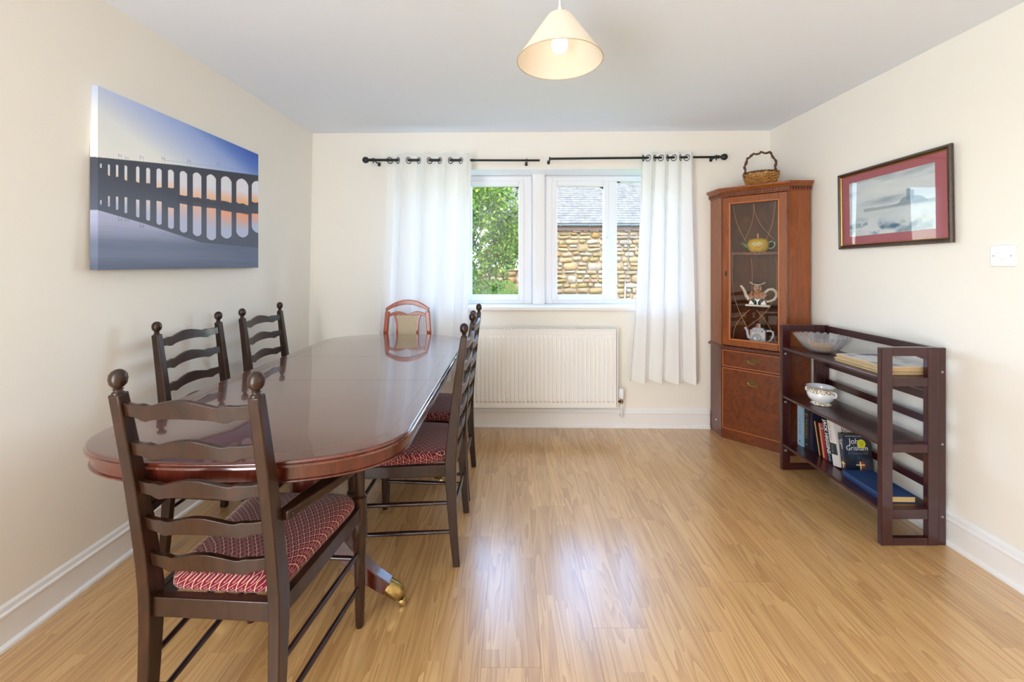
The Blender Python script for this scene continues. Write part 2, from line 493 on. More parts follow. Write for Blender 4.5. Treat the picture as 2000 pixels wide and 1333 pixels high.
def panel(name, O, U, V, nu, nv, func, mat, parent=None, origin=None):
    """flat print: a fine grid whose vertex colours hold the printed image; func(u, v) -> array (...,3) of sRGB 0-255"""
    O, U, V = Vector(O), Vector(U), Vector(V)
    off = wloc(parent) if parent is not None else (Vector(origin) if origin is not None else Vector((0, 0, 0)))
    us = np.linspace(0, 1, nu); vs = np.linspace(0, 1, nv)
    uu, vv = np.meshgrid(us, vs)
    P = np.array(O-off)[None, :]+uu.reshape(-1, 1)*np.array(U)[None, :]+vv.reshape(-1, 1)*np.array(V)[None, :]
    idx = np.arange(nu*nv).reshape(nv, nu)
    F = np.stack([idx[:-1, :-1], idx[:-1, 1:], idx[1:, 1:], idx[1:, :-1]], -1).reshape(-1, 4)
    me = bpy.data.meshes.new(name)
    me.vertices.add(len(P)); me.vertices.foreach_set('co', P.astype(np.float32).ravel())
    me.loops.add(F.size); me.loops.foreach_set('vertex_index', F.astype(np.int32).ravel())
    me.polygons.add(len(F)); me.polygons.foreach_set('loop_start', np.arange(0, F.size, 4, dtype=np.int32))
    me.update(); me.validate()
    at = me.color_attributes.new('Col', 'FLOAT_COLOR', 'POINT')
    c = lin_np(func(uu, vv)).reshape(-1, 3)
    at.data.foreach_set('color', np.concatenate([c, np.ones((len(c), 1))], 1).astype(np.float32).ravel())
    me.materials.append(mat)
    o = bpy.data.objects.new(name, me); COL.objects.link(o)
    if parent is not None: o.parent = parent
    elif origin is not None: o.location = origin
    return o

def text(name, s, size, loc, xa, ya, mat, parent=None, extrude=0.0003, squash=1.0, align='CENTER', bold=0.0):
    c = bpy.data.curves.new(name, 'FONT'); c.body = s; c.size = size; c.extrude = extrude; c.offset = bold
    c.align_x = align; c.align_y = 'CENTER'; c.resolution_u = 3
    c.materials.append(mat)
    tmp = bpy.data.objects.new(name, c); COL.objects.link(tmp)
    bpy.context.view_layer.update()
    me = bpy.data.meshes.new_from_object(tmp.evaluated_get(bpy.context.evaluated_depsgraph_get()))
    bpy.data.objects.remove(tmp); bpy.data.curves.remove(c)
    if not me.materials: me.materials.append(mat)
    o = bpy.data.objects.new(name, me); COL.objects.link(o)
    xa = Vector(xa).normalized(); ya = Vector(ya).normalized(); za = xa.cross(ya)
    R = Matrix((xa, ya, za)).transposed().to_4x4()
    off = wloc(parent) if parent is not None else Vector((0, 0, 0))
    o.matrix_basis = Matrix.Translation(Vector(loc)-off) @ R @ Matrix.Diagonal((squash, 1, 1, 1))
    if parent is not None: o.parent = parent
    return o

def vnoise(x, y, seed=0):
    """cheap value noise on arrays"""
    rs = np.random.RandomState(seed); g = rs.rand(64, 64)
    xi = np.floor(x).astype(int); yi = np.floor(y).astype(int)
    fx = x-xi; fy = y-yi; fx = fx*fx*(3-2*fx); fy = fy*fy*(3-2*fy)
    a = g[yi % 64, xi % 64]; b_ = g[yi % 64, (xi+1) % 64]; c = g[(yi+1) % 64, xi % 64]; d = g[(yi+1) % 64, (xi+1) % 64]
    return (a*(1-fx)+b_*fx)*(1-fy)+(c*(1-fx)+d*fx)*fy
def fbm(x, y, seed=0, o=4):
    t = 0; a = 0.5
    for k in range(o):
        t = t+a*vnoise(x*2**k, y*2**k, seed+k); a *= 0.5
    return t
def mixc(a, b_, t):
    t = np.clip(t, 0, 1)[..., None]
    return np.asarray(a, float)*(1-t)+np.asarray(b_, float)*t
def lerp(a, b_, t): return a+(b_-a)*t
def sstep(t):
    t = max(0.0, min(1.0, t)); return t*t*(3-2*t)
# ================================================================== ROOM
H = 2.279
def lx(y, z):
    bot = -1.673 if y < 2 else lerp(-1.673, -1.600, (y-2)/1.3)
    top = -1.577+0.0102*(y-1.6)
    return lerp(bot, top, z/H)
def rx(y, z):
    return lerp(1.973, 1.993-0.011*(y-1.6), z/H)
def by(x): return 3.235-0.02*x
YR = -1.85
def wall_side(name, fx, sgn):
    ys = [YR, -1.0, 0, 1.0, 2.0, 2.6, 3.3]; zs = [0, 0.6, 1.2, 1.8, H+0.02]
    mb = MB()
    for off in (0, 0.12*sgn):
        mb.v += [(fx(y, z)+off, y, z) for y in ys for z in zs]
    nz = len(zs); N = len(ys)*nz
    for i in range(len(ys)-1):
        for j in range(nz-1):
            a = i*nz+j
            mb.f.append((a, a+1, a+nz+1, a+nz)); mb.f.append((N+a, N+a+nz, N+a+nz+1, N+a+1))
    rim = [i*nz for i in range(len(ys))]+[(len(ys)-1)*nz+j for j in range(1, nz)]+[i*nz+nz-1 for i in range(len(ys)-2, -1, -1)]+[j for j in range(nz-2, 0, -1)]
    for k in range(len(rim)):
        a, b_ = rim[k], rim[(k+1) % len(rim)]
        mb.f.append((a, b_, N+b_, N+a))
    return tag(build(name, mb, M['wall'], smooth=True, ang=20), kind='structure')
wall_side('wall_left', lx, -1)
wall_side('wall_right', rx, 1)
# back wall with the window opening
X0, X1, Z0, Z1 = -0.90, 1.32, 0.925, 1.998
mb = MB()
def wbox(mb, x0, x1, z0, z1, d0=0.0, d1=0.36):
    mb.add([(x0, by(x0)+d0, z0), (x1, by(x1)+d0, z0), (x1, by(x1)+d1, z0), (x0, by(x0)+d1, z0),
            (x0, by(x0)+d0, z1), (x1, by(x1)+d0, z1), (x1, by(x1)+d1, z1), (x0, by(x0)+d1, z1)],
           [(0, 3, 2, 1), (4, 5, 6, 7), (0, 1, 5, 4), (1, 2, 6, 5), (2, 3, 7, 6), (3, 0, 4, 7)])
wbox(mb, -1.75, X0, 0, H+0.02); wbox(mb, X1, 2.12, 0, H+0.02)
wbox(mb, X0, X1, 0, Z0-0.03); wbox(mb, X0, X1, Z1, H+0.02)
tag(build('wall_back', mb, M['wall']), kind='structure')
mb = MB().box(-1.8, YR-0.12, 0, 2.2, YR, H+0.02)
tag(build('wall_rear', mb, M['wall']), kind='structure')
mb = MB().box(-1.9, YR-0.12, H, 2.2, 3.62, H+0.12)
tag(build('ceiling', mb, M['ceiling']), kind='structure')
mb = MB().box(-1.9, YR-0.12, -0.12, 2.2, 3.62, -0.006)
fl = tag(build('floor', mb, M['floor_base']), kind='structure')
# laminate boards, each a piece of the floor
cache = {}
def plank(cx, w, y0, y1):
    key = (round(w, 3), round(y1-y0, 3))
    if key not in cache:
        L_ = (y1-y0)/2; W = w/2
        o = build('plank', MB().box(-W+.0003, -L_+.0004, -0.0055, W-.0003, L_-.0004, 0.0), M['laminate'], parent=None, bevel=0)
        me = o.data; bpy.data.objects.remove(o); cache[key] = me
    o = bpy.data.objects.new('plank', cache[key]); COL.objects.link(o)
    o.parent = fl; o.location = (cx, (y0+y1)/2, 0)
ends = {0: 1.30, -1: 1.923, 2: 1.442, 1: 0.88, 3: 2.06, 4: 1.05, 5: 1.65, 6: 1.22, 7: 2.3, 8: 0.95, 9: 1.8, 10: 1.4, -2: 1.10, -3: 1.6, -4: 2.2, -5: 1.35, -6: 0.9, -7: 1.75, -8: 1.2, -9: 2.0}
for k in range(-9, 11):
    x0 = -0.096+0.1885*k; x1 = x0+0.1885
    x0 = max(x0, -1.70); x1 = min(x1, 2.0)
    if x1-x0 < 0.02: continue
    y = ends.get(k, 1.3)
    while y > YR: y -= 1.28
    while y < 3.30:
        a, c = max(y, YR), min(y+1.28, 3.30)
        if c-a > 0.03: plank((x0+x1)/2, x1-x0, a, c)
        y += 1.28

# skirting boards
prof = [(0, 0), (.030, 0), (.029, .010), (.023, .016), (.018, .018), (.018, .104), (.0215, .108), (.0215, .114), (.015, .120), (.013, .134), (.007, .142), (.003, .146), (0, .146)]
def skirting(name, path, inward):
    mb = MB()
    mb.loft([[(x+inward[i][0]*d, y+inward[i][1]*d, z) for d, z in prof] for i, (x, y) in enumerate(path)])
    return tag(build(name, mb, M['gloss_white'], smooth=True, ang=25), kind='structure')
skirting('baseboard_left', [(lx(y, 0), y) for y in (YR, 0, 1, 2, 2.6, 3.262)], [(1, 0)]*6)
skirting('baseboard_right', [(rx(y, 0), y) for y in (YR, 0, 1, 2.725)], [(-1, 0)]*4)
skirting('baseboard_back', [(-1.60, by(-1.60)), (1.512, by(1.512))], [(0, -1)]*2)

# sill, mullion, reveal
mb = MB(); wbox(mb, X0-0.02, X1+0.02, Z0-0.028, Z0, -0.03, 0.0); wbox(mb, X0, X1, Z0-0.028, Z0, 0, 0.26)
tag(build('trim_1', mb, M['gloss_white'], bevel=0.006), 'white painted window sill', kind='structure')
mb = MB().box(0.168, 3.415, Z0, 0.268, 3.55, Z1).box(0.186, 3.405, Z0, 0.250, 3.416, Z1)
tag(build('trim_2', mb, M['gloss_white'], bevel=0.003), 'white mullion between the two windows', kind='structure')
mb = MB(); wbox(mb, X0, X1, Z1-0.008, Z1+.001, 0.002, 0.3); wbox(mb, X0-.001, X0+0.008, Z0, Z1-.008, 0.002, 0.3); wbox(mb, X1-0.008, X1+.001, Z0, Z1-.008, 0.002, 0.3)
tag(build('trim_3', mb, M['gloss_white']), 'white window reveal lining', kind='structure')

def frame_bars(mb, x0, x1, z0, z1, w, y0, y1):
    mb.box(x0, y0, z0, x0+w, y1, z1).box(x1-w, y0, z0, x1, y1, z1)
    mb.box(x0+w, y0, z0, x1-w, y1, z0+w).box(x0+w, y0, z1-w, x1-w, y1, z1)
def window(name, fx0, fx1, mid, sash, fixed, opener_left):
    # outer frame
    a0 = min(sash[0], fixed[0]); a1 = max(sash[1], fixed[1])
    m0 = min(sash[1], fixed[1]); m1 = max(sash[0], fixed[0])
    ov = .006
    mb = MB().box(fx0, 3.47, Z0, a0+ov, 3.53, Z1-.008).box(a1-ov, 3.47, Z0, fx1, 3.53, Z1-.008).box(m0-ov, 3.47, Z0+.034, m1+ov, 3.53, 1.944)
    mb.box(a0+ov, 3.47, Z0, a1-ov, 3.53, Z0+.034).box(a0+ov, 3.47, 1.944, a1-ov, 3.53, Z1-.008)
    # slim raised bead round the frame
    mb.box(fx0+.004, 3.462, Z0+.004, fx0+.016, 3.471, Z1-.012).box(fx1-.016, 3.462, Z0+.004, fx1-.004, 3.471, Z1-.012).box(fx0+.016, 3.462, Z1-.024, fx1-.016, 3.471, Z1-.012)
    w = tag(build(name, mb, M['upvc'], bevel=0.005), kind='structure')
    sx0, sx1 = sash
    mb = MB(); frame_bars(mb, sx0, sx1, 0.955, 1.945, 0.043, 3.452, 3.50)
    mb2 = MB(); frame_bars(mb2, sx0+.036, sx1-.036, 0.991, 1.909, 0.010, 3.458, 3.50)
    s = build('sash', mb, M['upvc'], w, bevel=0.007)
    build('glazing_bead', mb2, M['upvc'], s, bevel=0.002)
    build('pane', MB().box(sx0+.044, 3.484, 0.998, sx1-.044, 3.488, 1.902), M['glass'], w)
    f0, f1 = fixed
    build('pane', MB().box(f0, 3.494, 0.958, f1, 3.498, 1.948), M['glass'], w)
    hx = sx1-0.018 if not opener_left else sx0+.018
    hb = MB().box(hx-.012, 3.440, 1.42, hx+.012, 3.453, 1.50)
    hb.tube([(hx, 3.444, 1.462), (hx, 3.424, 1.462), (hx+.002, 3.418, 1.45), (hx+.003, 3.416, 1.35)], [.008, .008, .009, .006], 8)
    h = build('handle', hb, M['upvc'], w, smooth=True, bevel=0.002)
    build('keyhole', MB().lathe([(.0035, 0), (.0035, .002)], (0, 0, 0), 8), M['black_metal'], h).matrix_basis = Matrix.Translation((hx, 3.4395, 1.475)) @ Matrix.Rotation(PI/2, 4, 'X')
    build('spacer_clip', MB().box(sx1-.044-.028, 3.480, 1.890, sx1-.045, 3.483, 1.897).box(sx1-.055, 3.480, 1.882, sx1-.045, 3.483, 1.90), M['black_metal'], w)
    return w
window('window_1', -0.89, 0.168, -0.41, (-0.378, 0.100), (-0.845, -0.440), True)
w2 = window('window_2', 0.268, 1.31, 0.838, (0.330, 0.804), (0.868, 1.265), False)
build('spacer_clip', MB().box(0.870, 3.488, 1.936, 0.905, 3.491, 1.944), M['black_metal'], w2)
# ================================================================== TABLE
TX, TA, TN = -0.755, 0.25, 2.4
TY0, TY1 = 1.018, 2.894
def table_outline():
    pts = []   # counter-clockwise from right side near end
    def end(sign, n=26):
        out = []
        for k in range(n+1):
            th = PI/2*k/n
            c, s_ = math.cos(th), math.sin(th)
            out.append((0.457*c**(2/TN) if c > 1e-9 else 0.0, TA*s_**(2/TN)))
        return out
    e = end(1)
    right_near = [(TX+x, TY0+TA-y) for x, y in e]          # from straight to tip
    left_near = [(TX-x, TY0+TA-y) for x, y in reversed(e)][1:]
    left_far = [(TX-x, TY1-TA+y) for x, y in e]
    right_far = [(TX+x, TY1-TA+y) for x, y in reversed(e)][1:]
    cuts_l = [(TX-0.457, 1.753), (TX-0.457, 2.195)]
    cuts_r = [(TX+0.457, 2.195), (TX+0.457, 1.753)]
    return right_near+left_near+cuts_l+left_far+right_far+cuts_r
OUT = table_outline()
def offset(out, d):
    n = len(out); res = []
    for i in range(n):
        a = Vector(out[i-1]); b_ = Vector(out[i]); c = Vector(out[(i+1) % n])
        t = (c-a)
        if t.length < 1e-9: t = Vector((1, 0))
        t.normalize(); nrm = Vector((t.y, -t.x))     # inward for clockwise-from-above path
        res.append((b_.x+nrm.x*d, b_.y+nrm.y*d))
    return res
_t = offset(OUT, 0.05)
if abs(_t[0][0]-TX) > abs(OUT[0][0]-TX):
    _sg = -1
else: _sg = 1
def off(d): return offset(OUT, d*_sg)
tb = thing('dining_table', (TX, 1.956, 0), 'long oval mahogany dining table with two pedestals and a glossy top', 'table')
def section(name, ya, yb):
    idx = [i for i, p in enumerate(OUT) if ya-1e-4 <= p[1] <= yb+1e-4]
    idx.sort(key=lambda i: i)
    # rotate so the run is contiguous
    g = 0.0007
    loops = []
    for d, z in [(0.006, .7515), (0.0, .754), (0.0005, .759), (0.004, .7605), (0.0025, .7635), (0.0025, .766), (0.006, .7695), (0.010, .770)]:
        o_ = off(d)
        loops.append([(o_[i][0], min(max(o_[i][1], ya+g), yb-g), z) for i in idx])
    mb = MB(); mb.loft(loops)
    return build(name, mb, M['mahogany'], tb, smooth=True, ang=50)
section('table_end', TY0-0.01, 1.753)
section('table_leaf', 1.753, 2.195)
section('table_end', 2.195, TY1+0.01)
mb = MB()
A, B_ = off(0.056), off(0.0578)
n = len(A)
mb.loft([[(x, y, .77025) for x, y in A], [(x, y, .77025) for x, y in B_]], False, False)
build('inlay_line', mb, M['inlay'], tb)
mb = MB()
mb.loft([[(x, y, z) for x, y in off(d)] for d, z in [(.010, .7512), (.012, .750), (.014, .748), (.014, .718), (.010, .716), (.009, .713), (.012, .710), (.030, .710), (.030, .745), (.025, .7512)]], False, False)
build('apron', mb, M['mahogany_edge'], tb, smooth=True, ang=40)
build('underframe', MB().box(TX-.30, 1.25, .725, TX-.26, 2.66, .7512).box(TX+.26, 1.25, .725, TX+.30, 2.66, .7512).box(TX-.20, 1.42, .71, TX+.20, 1.64, .7512).box(TX-.20, 2.28, .71, TX+.20, 2.50, .7512), M['mahogany_edge'], tb)
for py in (1.532, 2.385):
    ped = build('pedestal', MB().lathe([(.036, .235), (.046, .25), (.046, .34), (.036, .352), (.030, .37), (.044, .40), (.054, .44), (.048, .49), (.032, .54), (.028, .58), (.038, .60), (.03, .615), (.04, .65), (.06, .69), (.065, .712)], (TX, py, 0), 28), M['mahogany_edge'], tb, smooth=True)
    for s in (-1, 1):
        P = [(.02, .30), (.055, .29), (.10, .262), (.15, .205), (.197, .150), (.245, .108), (.30, .074)]
        path = [(TX+s*x, py+.004, z) for x, z in P]
        # smooth the sabre curve
        fine = []
        for i in range(len(path)-1):
            for k in range(4): fine.append(tuple(Vector(path[i]).lerp(Vector(path[i+1]), k/4)))
        fine.append(path[-1])
        sm = [fine[0]]+[tuple((Vector(fine[i-1])+Vector(fine[i])*2+Vector(fine[i+1]))/4) for i in range(1, len(fine)-1)]+[fine[-1]]
        sz = [(lerp(.060, .042, i/len(sm)), lerp(.078, .046, i/len(sm))) for i in range(len(sm))]
        leg = build('leg', MB().sweep(sm, sz, (0, 1, 0)), M['mahogany_edge'], tb, smooth=True, bevel=.003)
        mb = MB()
        cap = [(TX+s*.296, py+.004, .077), (TX+s*.306, py+.004, .070), (TX+s*.325, py+.004, .058), (TX+s*.340, py+.004, .046), (TX+s*.348, py+.004, .034)]
        mb.tube(cap, [.027, .028, .029, .027, .014], 10)
        for q in (-.014, 0, .014): mb.tube([(TX+s*.304, py+.004+q, .090), (TX+s*.330, py+.004+q, .074), (TX+s*.347, py+.004+q, .046)], .0055, 6)
        c = build('brass_cap', mb, M['brass'], leg, smooth=True, ang=60)
        T = Matrix.Translation((TX+s*.352, py+.004, .014)) @ Matrix.Rotation(PI/2, 4, 'X')
        build('castor', MB(T).lathe([(.004, -.011), (.013, -.009), (.014, 0), (.013, .009), (.004, .011)], n=14), M['brass'], leg, smooth=True)

# ================================================================== LADDER-BACK CHAIRS
def make_ladder(px, fx_, arms, rake, sc=1.0, name='dining_chair'):
    root = thing(name, (0, 0, 0), 'x', 'chair')
    W = M['chair_wood']
    zs = [0, .12, .25, .36, .44, .52, .62, .72, .82, .92, .955*sc]
    def py(z):
        if z < .42: return -.026*((.42-z)/.42)**1.6
        t = (z-.42)/.53
        return -rake*t**1.25
    def pd(z):
        return float(np.interp(z, [0, .2, .42, .6, .955], [.029, .036, .047, .041, .027]))
    def pw(z): return float(np.interp(z, [0, .42, .955], [.028, .031, .027]))
    for s in (-1, 1):
        path = [(s*px, py(z), z) for z in zs]
        post = build('rear_post', MB().sweep(path, [(pw(z), pd(z)) for z in zs], (1, 0, 0)), W, root, smooth=True, ang=35, bevel=.003)
        zt = zs[-1]; c = (s*px, py(zt), zt)
        build('finial', MB().lathe([(.0125, -.002), (.0125, .002), (.009, .005), (.0085, .008), (.011, .0095), (.0080, .013), (.0120, .0165), (.0165, .0225), (.0183, .0330), (.0172, .0435), (.0125, .0510), (.0065, .0550), (.0005, .0565)], c, 20), W, post, smooth=True)
    # five wavy slats
    for zc in (.917, .819, .718, .621, .524):
        zc *= sc
        hw = px-.012; n = 36; loops = []
        for k in range(n+1):
            t = -1+2*k/n; a = abs(t)
            top = np.interp(a, [0, .12, .3, .5, .58, .64, .74, .88, 1], [.031, .030, .0235, .0145, .0135, .0175, .0145, .0145, .0165])
            bot = np.interp(a, [0, .2, .4, .52, .60, .66, .76, 1], [-.014, -.0145, -.0175, -.021, -.0255, -.0245, -.018, -.0165])
            x = t*hw; bow = -.021*(1-t*t)
            y0 = py(zc)+bow
            yt = (py(zc+.02)-py(zc-.02))/.04
            loops.append([(x, y0-.0065+yt*bot, zc+bot), (x, y0+.0065+yt*bot, zc+bot), (x, y0+.0065+yt*top, zc+top), (x, y0-.0065+yt*top, zc+top)])
        build('ladder_slat', MB().loft(loops), W, root, smooth=True, ang=35, bevel=.0015)
    # front legs
    fy = .395 if not arms else .412
    for s in (-1, 1):
        if arms:
            prof = [(.0125, 0), (.0145, .008), (.0195, .25), (.021, .305), (.0255, .312), (.0255, .36), (.0225, .44), (.0245, .446), (.0245, .452), (.0165, .458), (.0165, .62), (.015, .628)]
        else:
            prof = [(.0125, 0), (.0145, .008), (.0175, .12), (.0185, .152), (.0235, .158), (.0225, .31), (.026, .316), (.026, .324), (.020, .330), (.0225, .372), (.0225, .426)]
        build('front_leg', MB().lathe(prof, (s*fx_, fy, 0), 18), W, root, smooth=True, ang=35)
    # seat rails
    build('seat_rail', MB().box(-px+.012, -.012, .375, px-.012, .012, .424), W, root, bevel=.002)
    build('seat_rail', MB().box(-fx_+.018, fy-.012, .378, fx_-.018, fy+.012, .422), W, root, bevel=.002)
    for s in (-1, 1):
        a = Vector((s*(px), .018, 0)); b_ = Vector((s*(fx_), fy-.015, 0))
        build('seat_rail', MB().sweep([(a.x, a.y, .400), (b_.x, b_.y, .400)], [(.022, .046)]*2, (1, 0, 0)), W, root, bevel=.002)
        for z in (.262, .142):
            aa = (s*px, py(z), z); bb = (s*fx_, fy, z)
            build('stretcher', MB().tube([aa, tuple(Vector(aa).lerp(Vector(bb), .5)), bb], [.0075, .0095, .0075], 10), M['dark_rod'], root, smooth=True)
    build('stretcher', MB().tube([(-fx_, fy, .235), (0, fy, .235), (fx_, fy, .235)], [.0075, .0095, .0075], 10), M['dark_rod'], root, smooth=True)
    build('stretcher', MB().tube([(-px, py(.2), .20), (0, py(.2), .20), (px, py(.2), .20)], [.0075, .0095, .0075], 10), M['dark_rod'], root, smooth=True)
    # cushion: a rounded trapezoid dome
    def ring(scale, z):
        pts = []
        y0, y1 = .014, fy+.012
        cy = (y0+y1)/2; hy = (y1-y0)/2
        for k in range(56):
            th = 2*PI*k/56; c, s_ = math.cos(th), math.sin(th)
            ex = 2/7.0
            ux = math.copysign(abs(c)**ex, c); uy = math.copysign(abs(s_)**ex, s_)
            y = cy+hy*uy*scale
            wr = px-.014; wf = fx_+.012 if not arms else fx_+.004
            w = lerp(wr, wf, (y-y0)/(y1-y0))
            pts.append((ux*w*scale, y, z))
        return pts
    loops = [ring(.985, .422), ring(1.0, .427), ring(1.0, .438), ring(.985, .448), ring(.94, .457), ring(.84, .464), ring(.6, .470), ring(.25, .473)]
    build('seat_cushion', MB().loft(loops), M['fabric'], root, smooth=True, ang=60)
    if arms:
        for s in (-1, 1):
            P = [(.182, -.008), (.196, .05), (.220, .12), (.240, .20), (.248, .28), (.240, .36), (.218, .43), (.200, .462)]
            pts = [(s*x, y, .637+(.006*math.sin(i/7*PI))) for i, (x, y) in enumerate(P)]
            fine = []
            for i in range(len(pts)-1):
                for k in range(3): fine.append(tuple(Vector(pts[i]).lerp(Vector(pts[i+1]), k/3)))
            fine.append(pts[-1])
            m_ = len(fine)
            sz = [(float(np.interp(i/(m_-1), [0, .15, .5, .85, 1], [.028, .038, .050, .060, .036])), .026) for i in range(m_)]
            loops = []
            arm = build('armrest', MB().sweep(fine, [(w, h) for w, h in sz], (s, 0, 0)), W, root, smooth=True, ang=45, bevel=.005, seg=3)
            T = Matrix.Translation((s*.200, .004, .637)) @ Matrix.Rotation(PI/2, 4, 'Y')
            build('screw', MB(T).lathe([(.004, -.004), (.004, .004)], n=10), M['black_metal'], arm)
    return root
ch = make_ladder(.1875, .215, False, .056)
spots = [((-.256, 1.928, 0), PI/2, 'dark wooden ladder-back chair on the open floor side of the table, nearer the camera'),
         ((-.262, 2.402, 0), PI/2, 'dark wooden ladder-back chair on the open floor side of the table, nearer the radiator'),
         ((-1.466, 1.976, 0), -PI/2, 'dark wooden ladder-back chair between table and left wall, under the bridge canvas'),
         ((-1.440, 2.502, 0), -PI/2, 'dark wooden ladder-back chair between table and left wall, nearest the window wall')]
src = ch
for i, (loc, rz, lab) in enumerate(spots):
    c = src if i == 0 else copy_tree(src)
    c.location = loc; c.rotation_euler = (0, 0, rz)
    tag(c, lab, 'chair', 'ladder-back dining chairs at the table')
ca = make_ladder(.167, .195, True, .084, 1.003, 'dining_armchair')
ca.location = (-.746, 1.048, 0); ca.rotation_euler = (0, 0, math.radians(-3.2))
tag(ca, 'dark wooden ladder-back armchair back to the camera at the near table end', 'chair', 'ladder-back dining chairs at the table')

# ================================================================== ORANGE UPHOLSTERED CHAIR
def chair_orange():
    r = thing('upholstered_chair', (-.750, 3.0, 0), 'orange-brown wooden chair with arched back and beige pad at the window end', 'chair')
    W = M['orange_wood']; cx = -.750
    def yy(z): return 2.985+max(0, z-.42)*.03 if z > .42 else 2.985+(.42-z)*.07
    def hwid(z): return float(np.interp(z, [0, .42, .70, .942], [.176, .172, .160, .141]))
    zs = [0, .15, .30, .42, .55, .70, .82, .915]
    for s in (-1, 1):
        build('rear_post', MB().sweep([(cx+s*(hwid(z)-.0), yy(z), z) for z in zs], [(.030, .030)]*len(zs), (1, 0, 0)), W, r, smooth=True, bevel=.004)
    n = 24; loops = []
    for k in range(n+1):
        t = -1+2*k/n; x = cx+t*.155
        zo = 1.000-.060*abs(t)**2.0; zi = .968-.052*abs(t)**2.0
        if abs(t) > .9: zi -= .0
        loops.append([(x, yy(.95)-.013, zi-.002), (x, yy(.95)+.013, zi-.002), (x, yy(.95)+.013, zo), (x, yy(.95)-.013, zo)])
    build('top_rail', MB().loft(loops), W, r, smooth=True, ang=35, bevel=.004)
    def mid(t):  # underside rail height
        return .902+.018*math.cos((abs(t)-.5)*PI*1.15)-.004
    loops = []
    for k in range(n+1):
        t = -1+2*k/n; x = cx+t*.140
        z = mid(t)
        loops.append([(x, yy(.9)-.010, z-.022), (x, yy(.9)+.010, z-.022), (x, yy(.9)+.010, z), (x, yy(.9)-.010, z)])
    build('cross_rail', MB().loft(loops), W, r, smooth=True, ang=35, bevel=.003)
    def sp(z): return float(np.interp(z, [.50, .62, .74, .83, .87, .895], [.100, .082, .070, .072, .080, .093]))
    zz = [.50, .56, .62, .68, .74, .79, .83, .87, .895]
    for s in (-1, 1):
        build('splat_side', MB().sweep([(cx+s*sp(z), yy(z), z) for z in zz], [(.019, .018)]*len(zz), (1, 0, 0)), W, r, smooth=True, bevel=.003)
    loops = [[(cx-sp(z)+.006, yy(z)-.009, z), (cx-sp(z)*.5, yy(z)-.013, z), (cx+sp(z)*.5, yy(z)-.013, z), (cx+sp(z)-.006, yy(z)-.009, z), (cx+sp(z)-.006, yy(z)+.006, z), (cx-sp(z)+.006, yy(z)+.006, z)] for z in zz[:-1]+[.888]]
    beige = plain('beige_damask', (212, 198, 170), 0.8, var=0.12, bscale=60, bump=.3, spec=.2)
    build('back_pad', MB().loft(loops), beige, r, smooth=True, ang=60)
    build('lower_rail', MB().box(cx-.16, yy(.49)-.011, .475, cx+.16, yy(.49)+.011, .505), W, r, bevel=.003)
    build('seat_rail', MB().box(cx-.165, 2.975, .375, cx+.165, 2.995, .425), W, r, bevel=.002)
    build('seat_rail', MB().box(cx-.20, 2.575, .375, cx+.20, 2.597, .425), W, r, bevel=.002)
    for s in (-1, 1):
        build('seat_rail', MB().sweep([(cx+s*.172, 2.98, .40), (cx+s*.205, 2.59, .40)], [(.022, .05)]*2, (1, 0, 0)), W, r, bevel=.002)
        build('front_leg', MB().sweep([(cx+s*.200, 2.586, 0), (cx+s*.205, 2.586, .41)], [(.026, .026), (.036, .036)], (1, 0, 0)), W, r, bevel=.003)
    def rg(sc, z):
        out = []
        for k in range(40):
            th = 2*PI*k/40; c, s_ = math.cos(th), math.sin(th); ex = 2/6
            ux = math.copysign(abs(c)**ex, c); uy = math.copysign(abs(s_)**ex, s_)
            y = 2.772-.200*uy*sc; w = lerp(.150, .215, (2.972-y)/.4)
            out.append((cx+ux*w*sc, y, z))
        return out
    build('seat_cushion', MB().loft([rg(.99, .424), rg(1, .435), rg(.99, .450), rg(.93, .462), rg(.75, .470), rg(.3, .475)]), beige, r, smooth=True, ang=60)
chair_orange()
# ================================================================== CORNER CABINET
P0 = Vector((1.5176, 3.0248)); P1 = Vector((1.8123, 2.7301)); LD = (P1-P0).length
cab = thing('corner_cabinet', (1.80, 3.02, 0), 'tall cherry-wood corner cabinet with a glazed door above a drawer and a cupboard', 'cabinet')
def cpoly(d, yb=3.190, xb=1.955):
    return [(P0.x-d, yb), (P0.x-d, P0.y-.414*d), (P1.x-.414*d, P1.y-d), (xb, P1.y-d), (xb, yb)]
# frame whose x runs along the diagonal face, y points into the cabinet, z up
_dx = (P1-P0).normalized()
DT = Matrix(((_dx.x, -_dx.y, 0, P0.x), (_dx.y, _dx.x, 0, P0.y), (0, 0, 1, 0), (0, 0, 0, 1)))
CH, CD, BU = M['cherry'], M['cherry_dark'], M['burl']
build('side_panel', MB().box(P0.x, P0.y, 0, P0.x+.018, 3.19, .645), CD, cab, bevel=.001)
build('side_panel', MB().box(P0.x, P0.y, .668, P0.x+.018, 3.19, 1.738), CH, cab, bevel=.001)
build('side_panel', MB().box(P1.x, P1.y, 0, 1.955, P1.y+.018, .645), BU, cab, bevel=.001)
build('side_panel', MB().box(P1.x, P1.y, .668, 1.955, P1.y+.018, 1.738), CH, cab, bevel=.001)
build('back_panel', MB().box(P0.x+.018, 3.182, 0, 1.955, 3.190, 1.738), M['cabinet_inside'], cab)
build('back_panel', MB().box(1.947, P1.y+.018, 0, 1.955, 3.182, 1.738), M['cabinet_inside'], cab)
def inner(): return [(P0.x+.018, 3.182), (P0.x+.018, P0.y+.010), (P1.x+.010, P1.y+.018), (1.947, P1.y+.018), (1.947, 3.182)]
def inner_shelf():
    q = .020
    return [(P0.x+.019, 3.181), (P0.x+.019, P0.y+.010+q), (P1.x+.010+q, P1.y+.019), (1.946, P1.y+.019), (1.946, 3.181)]
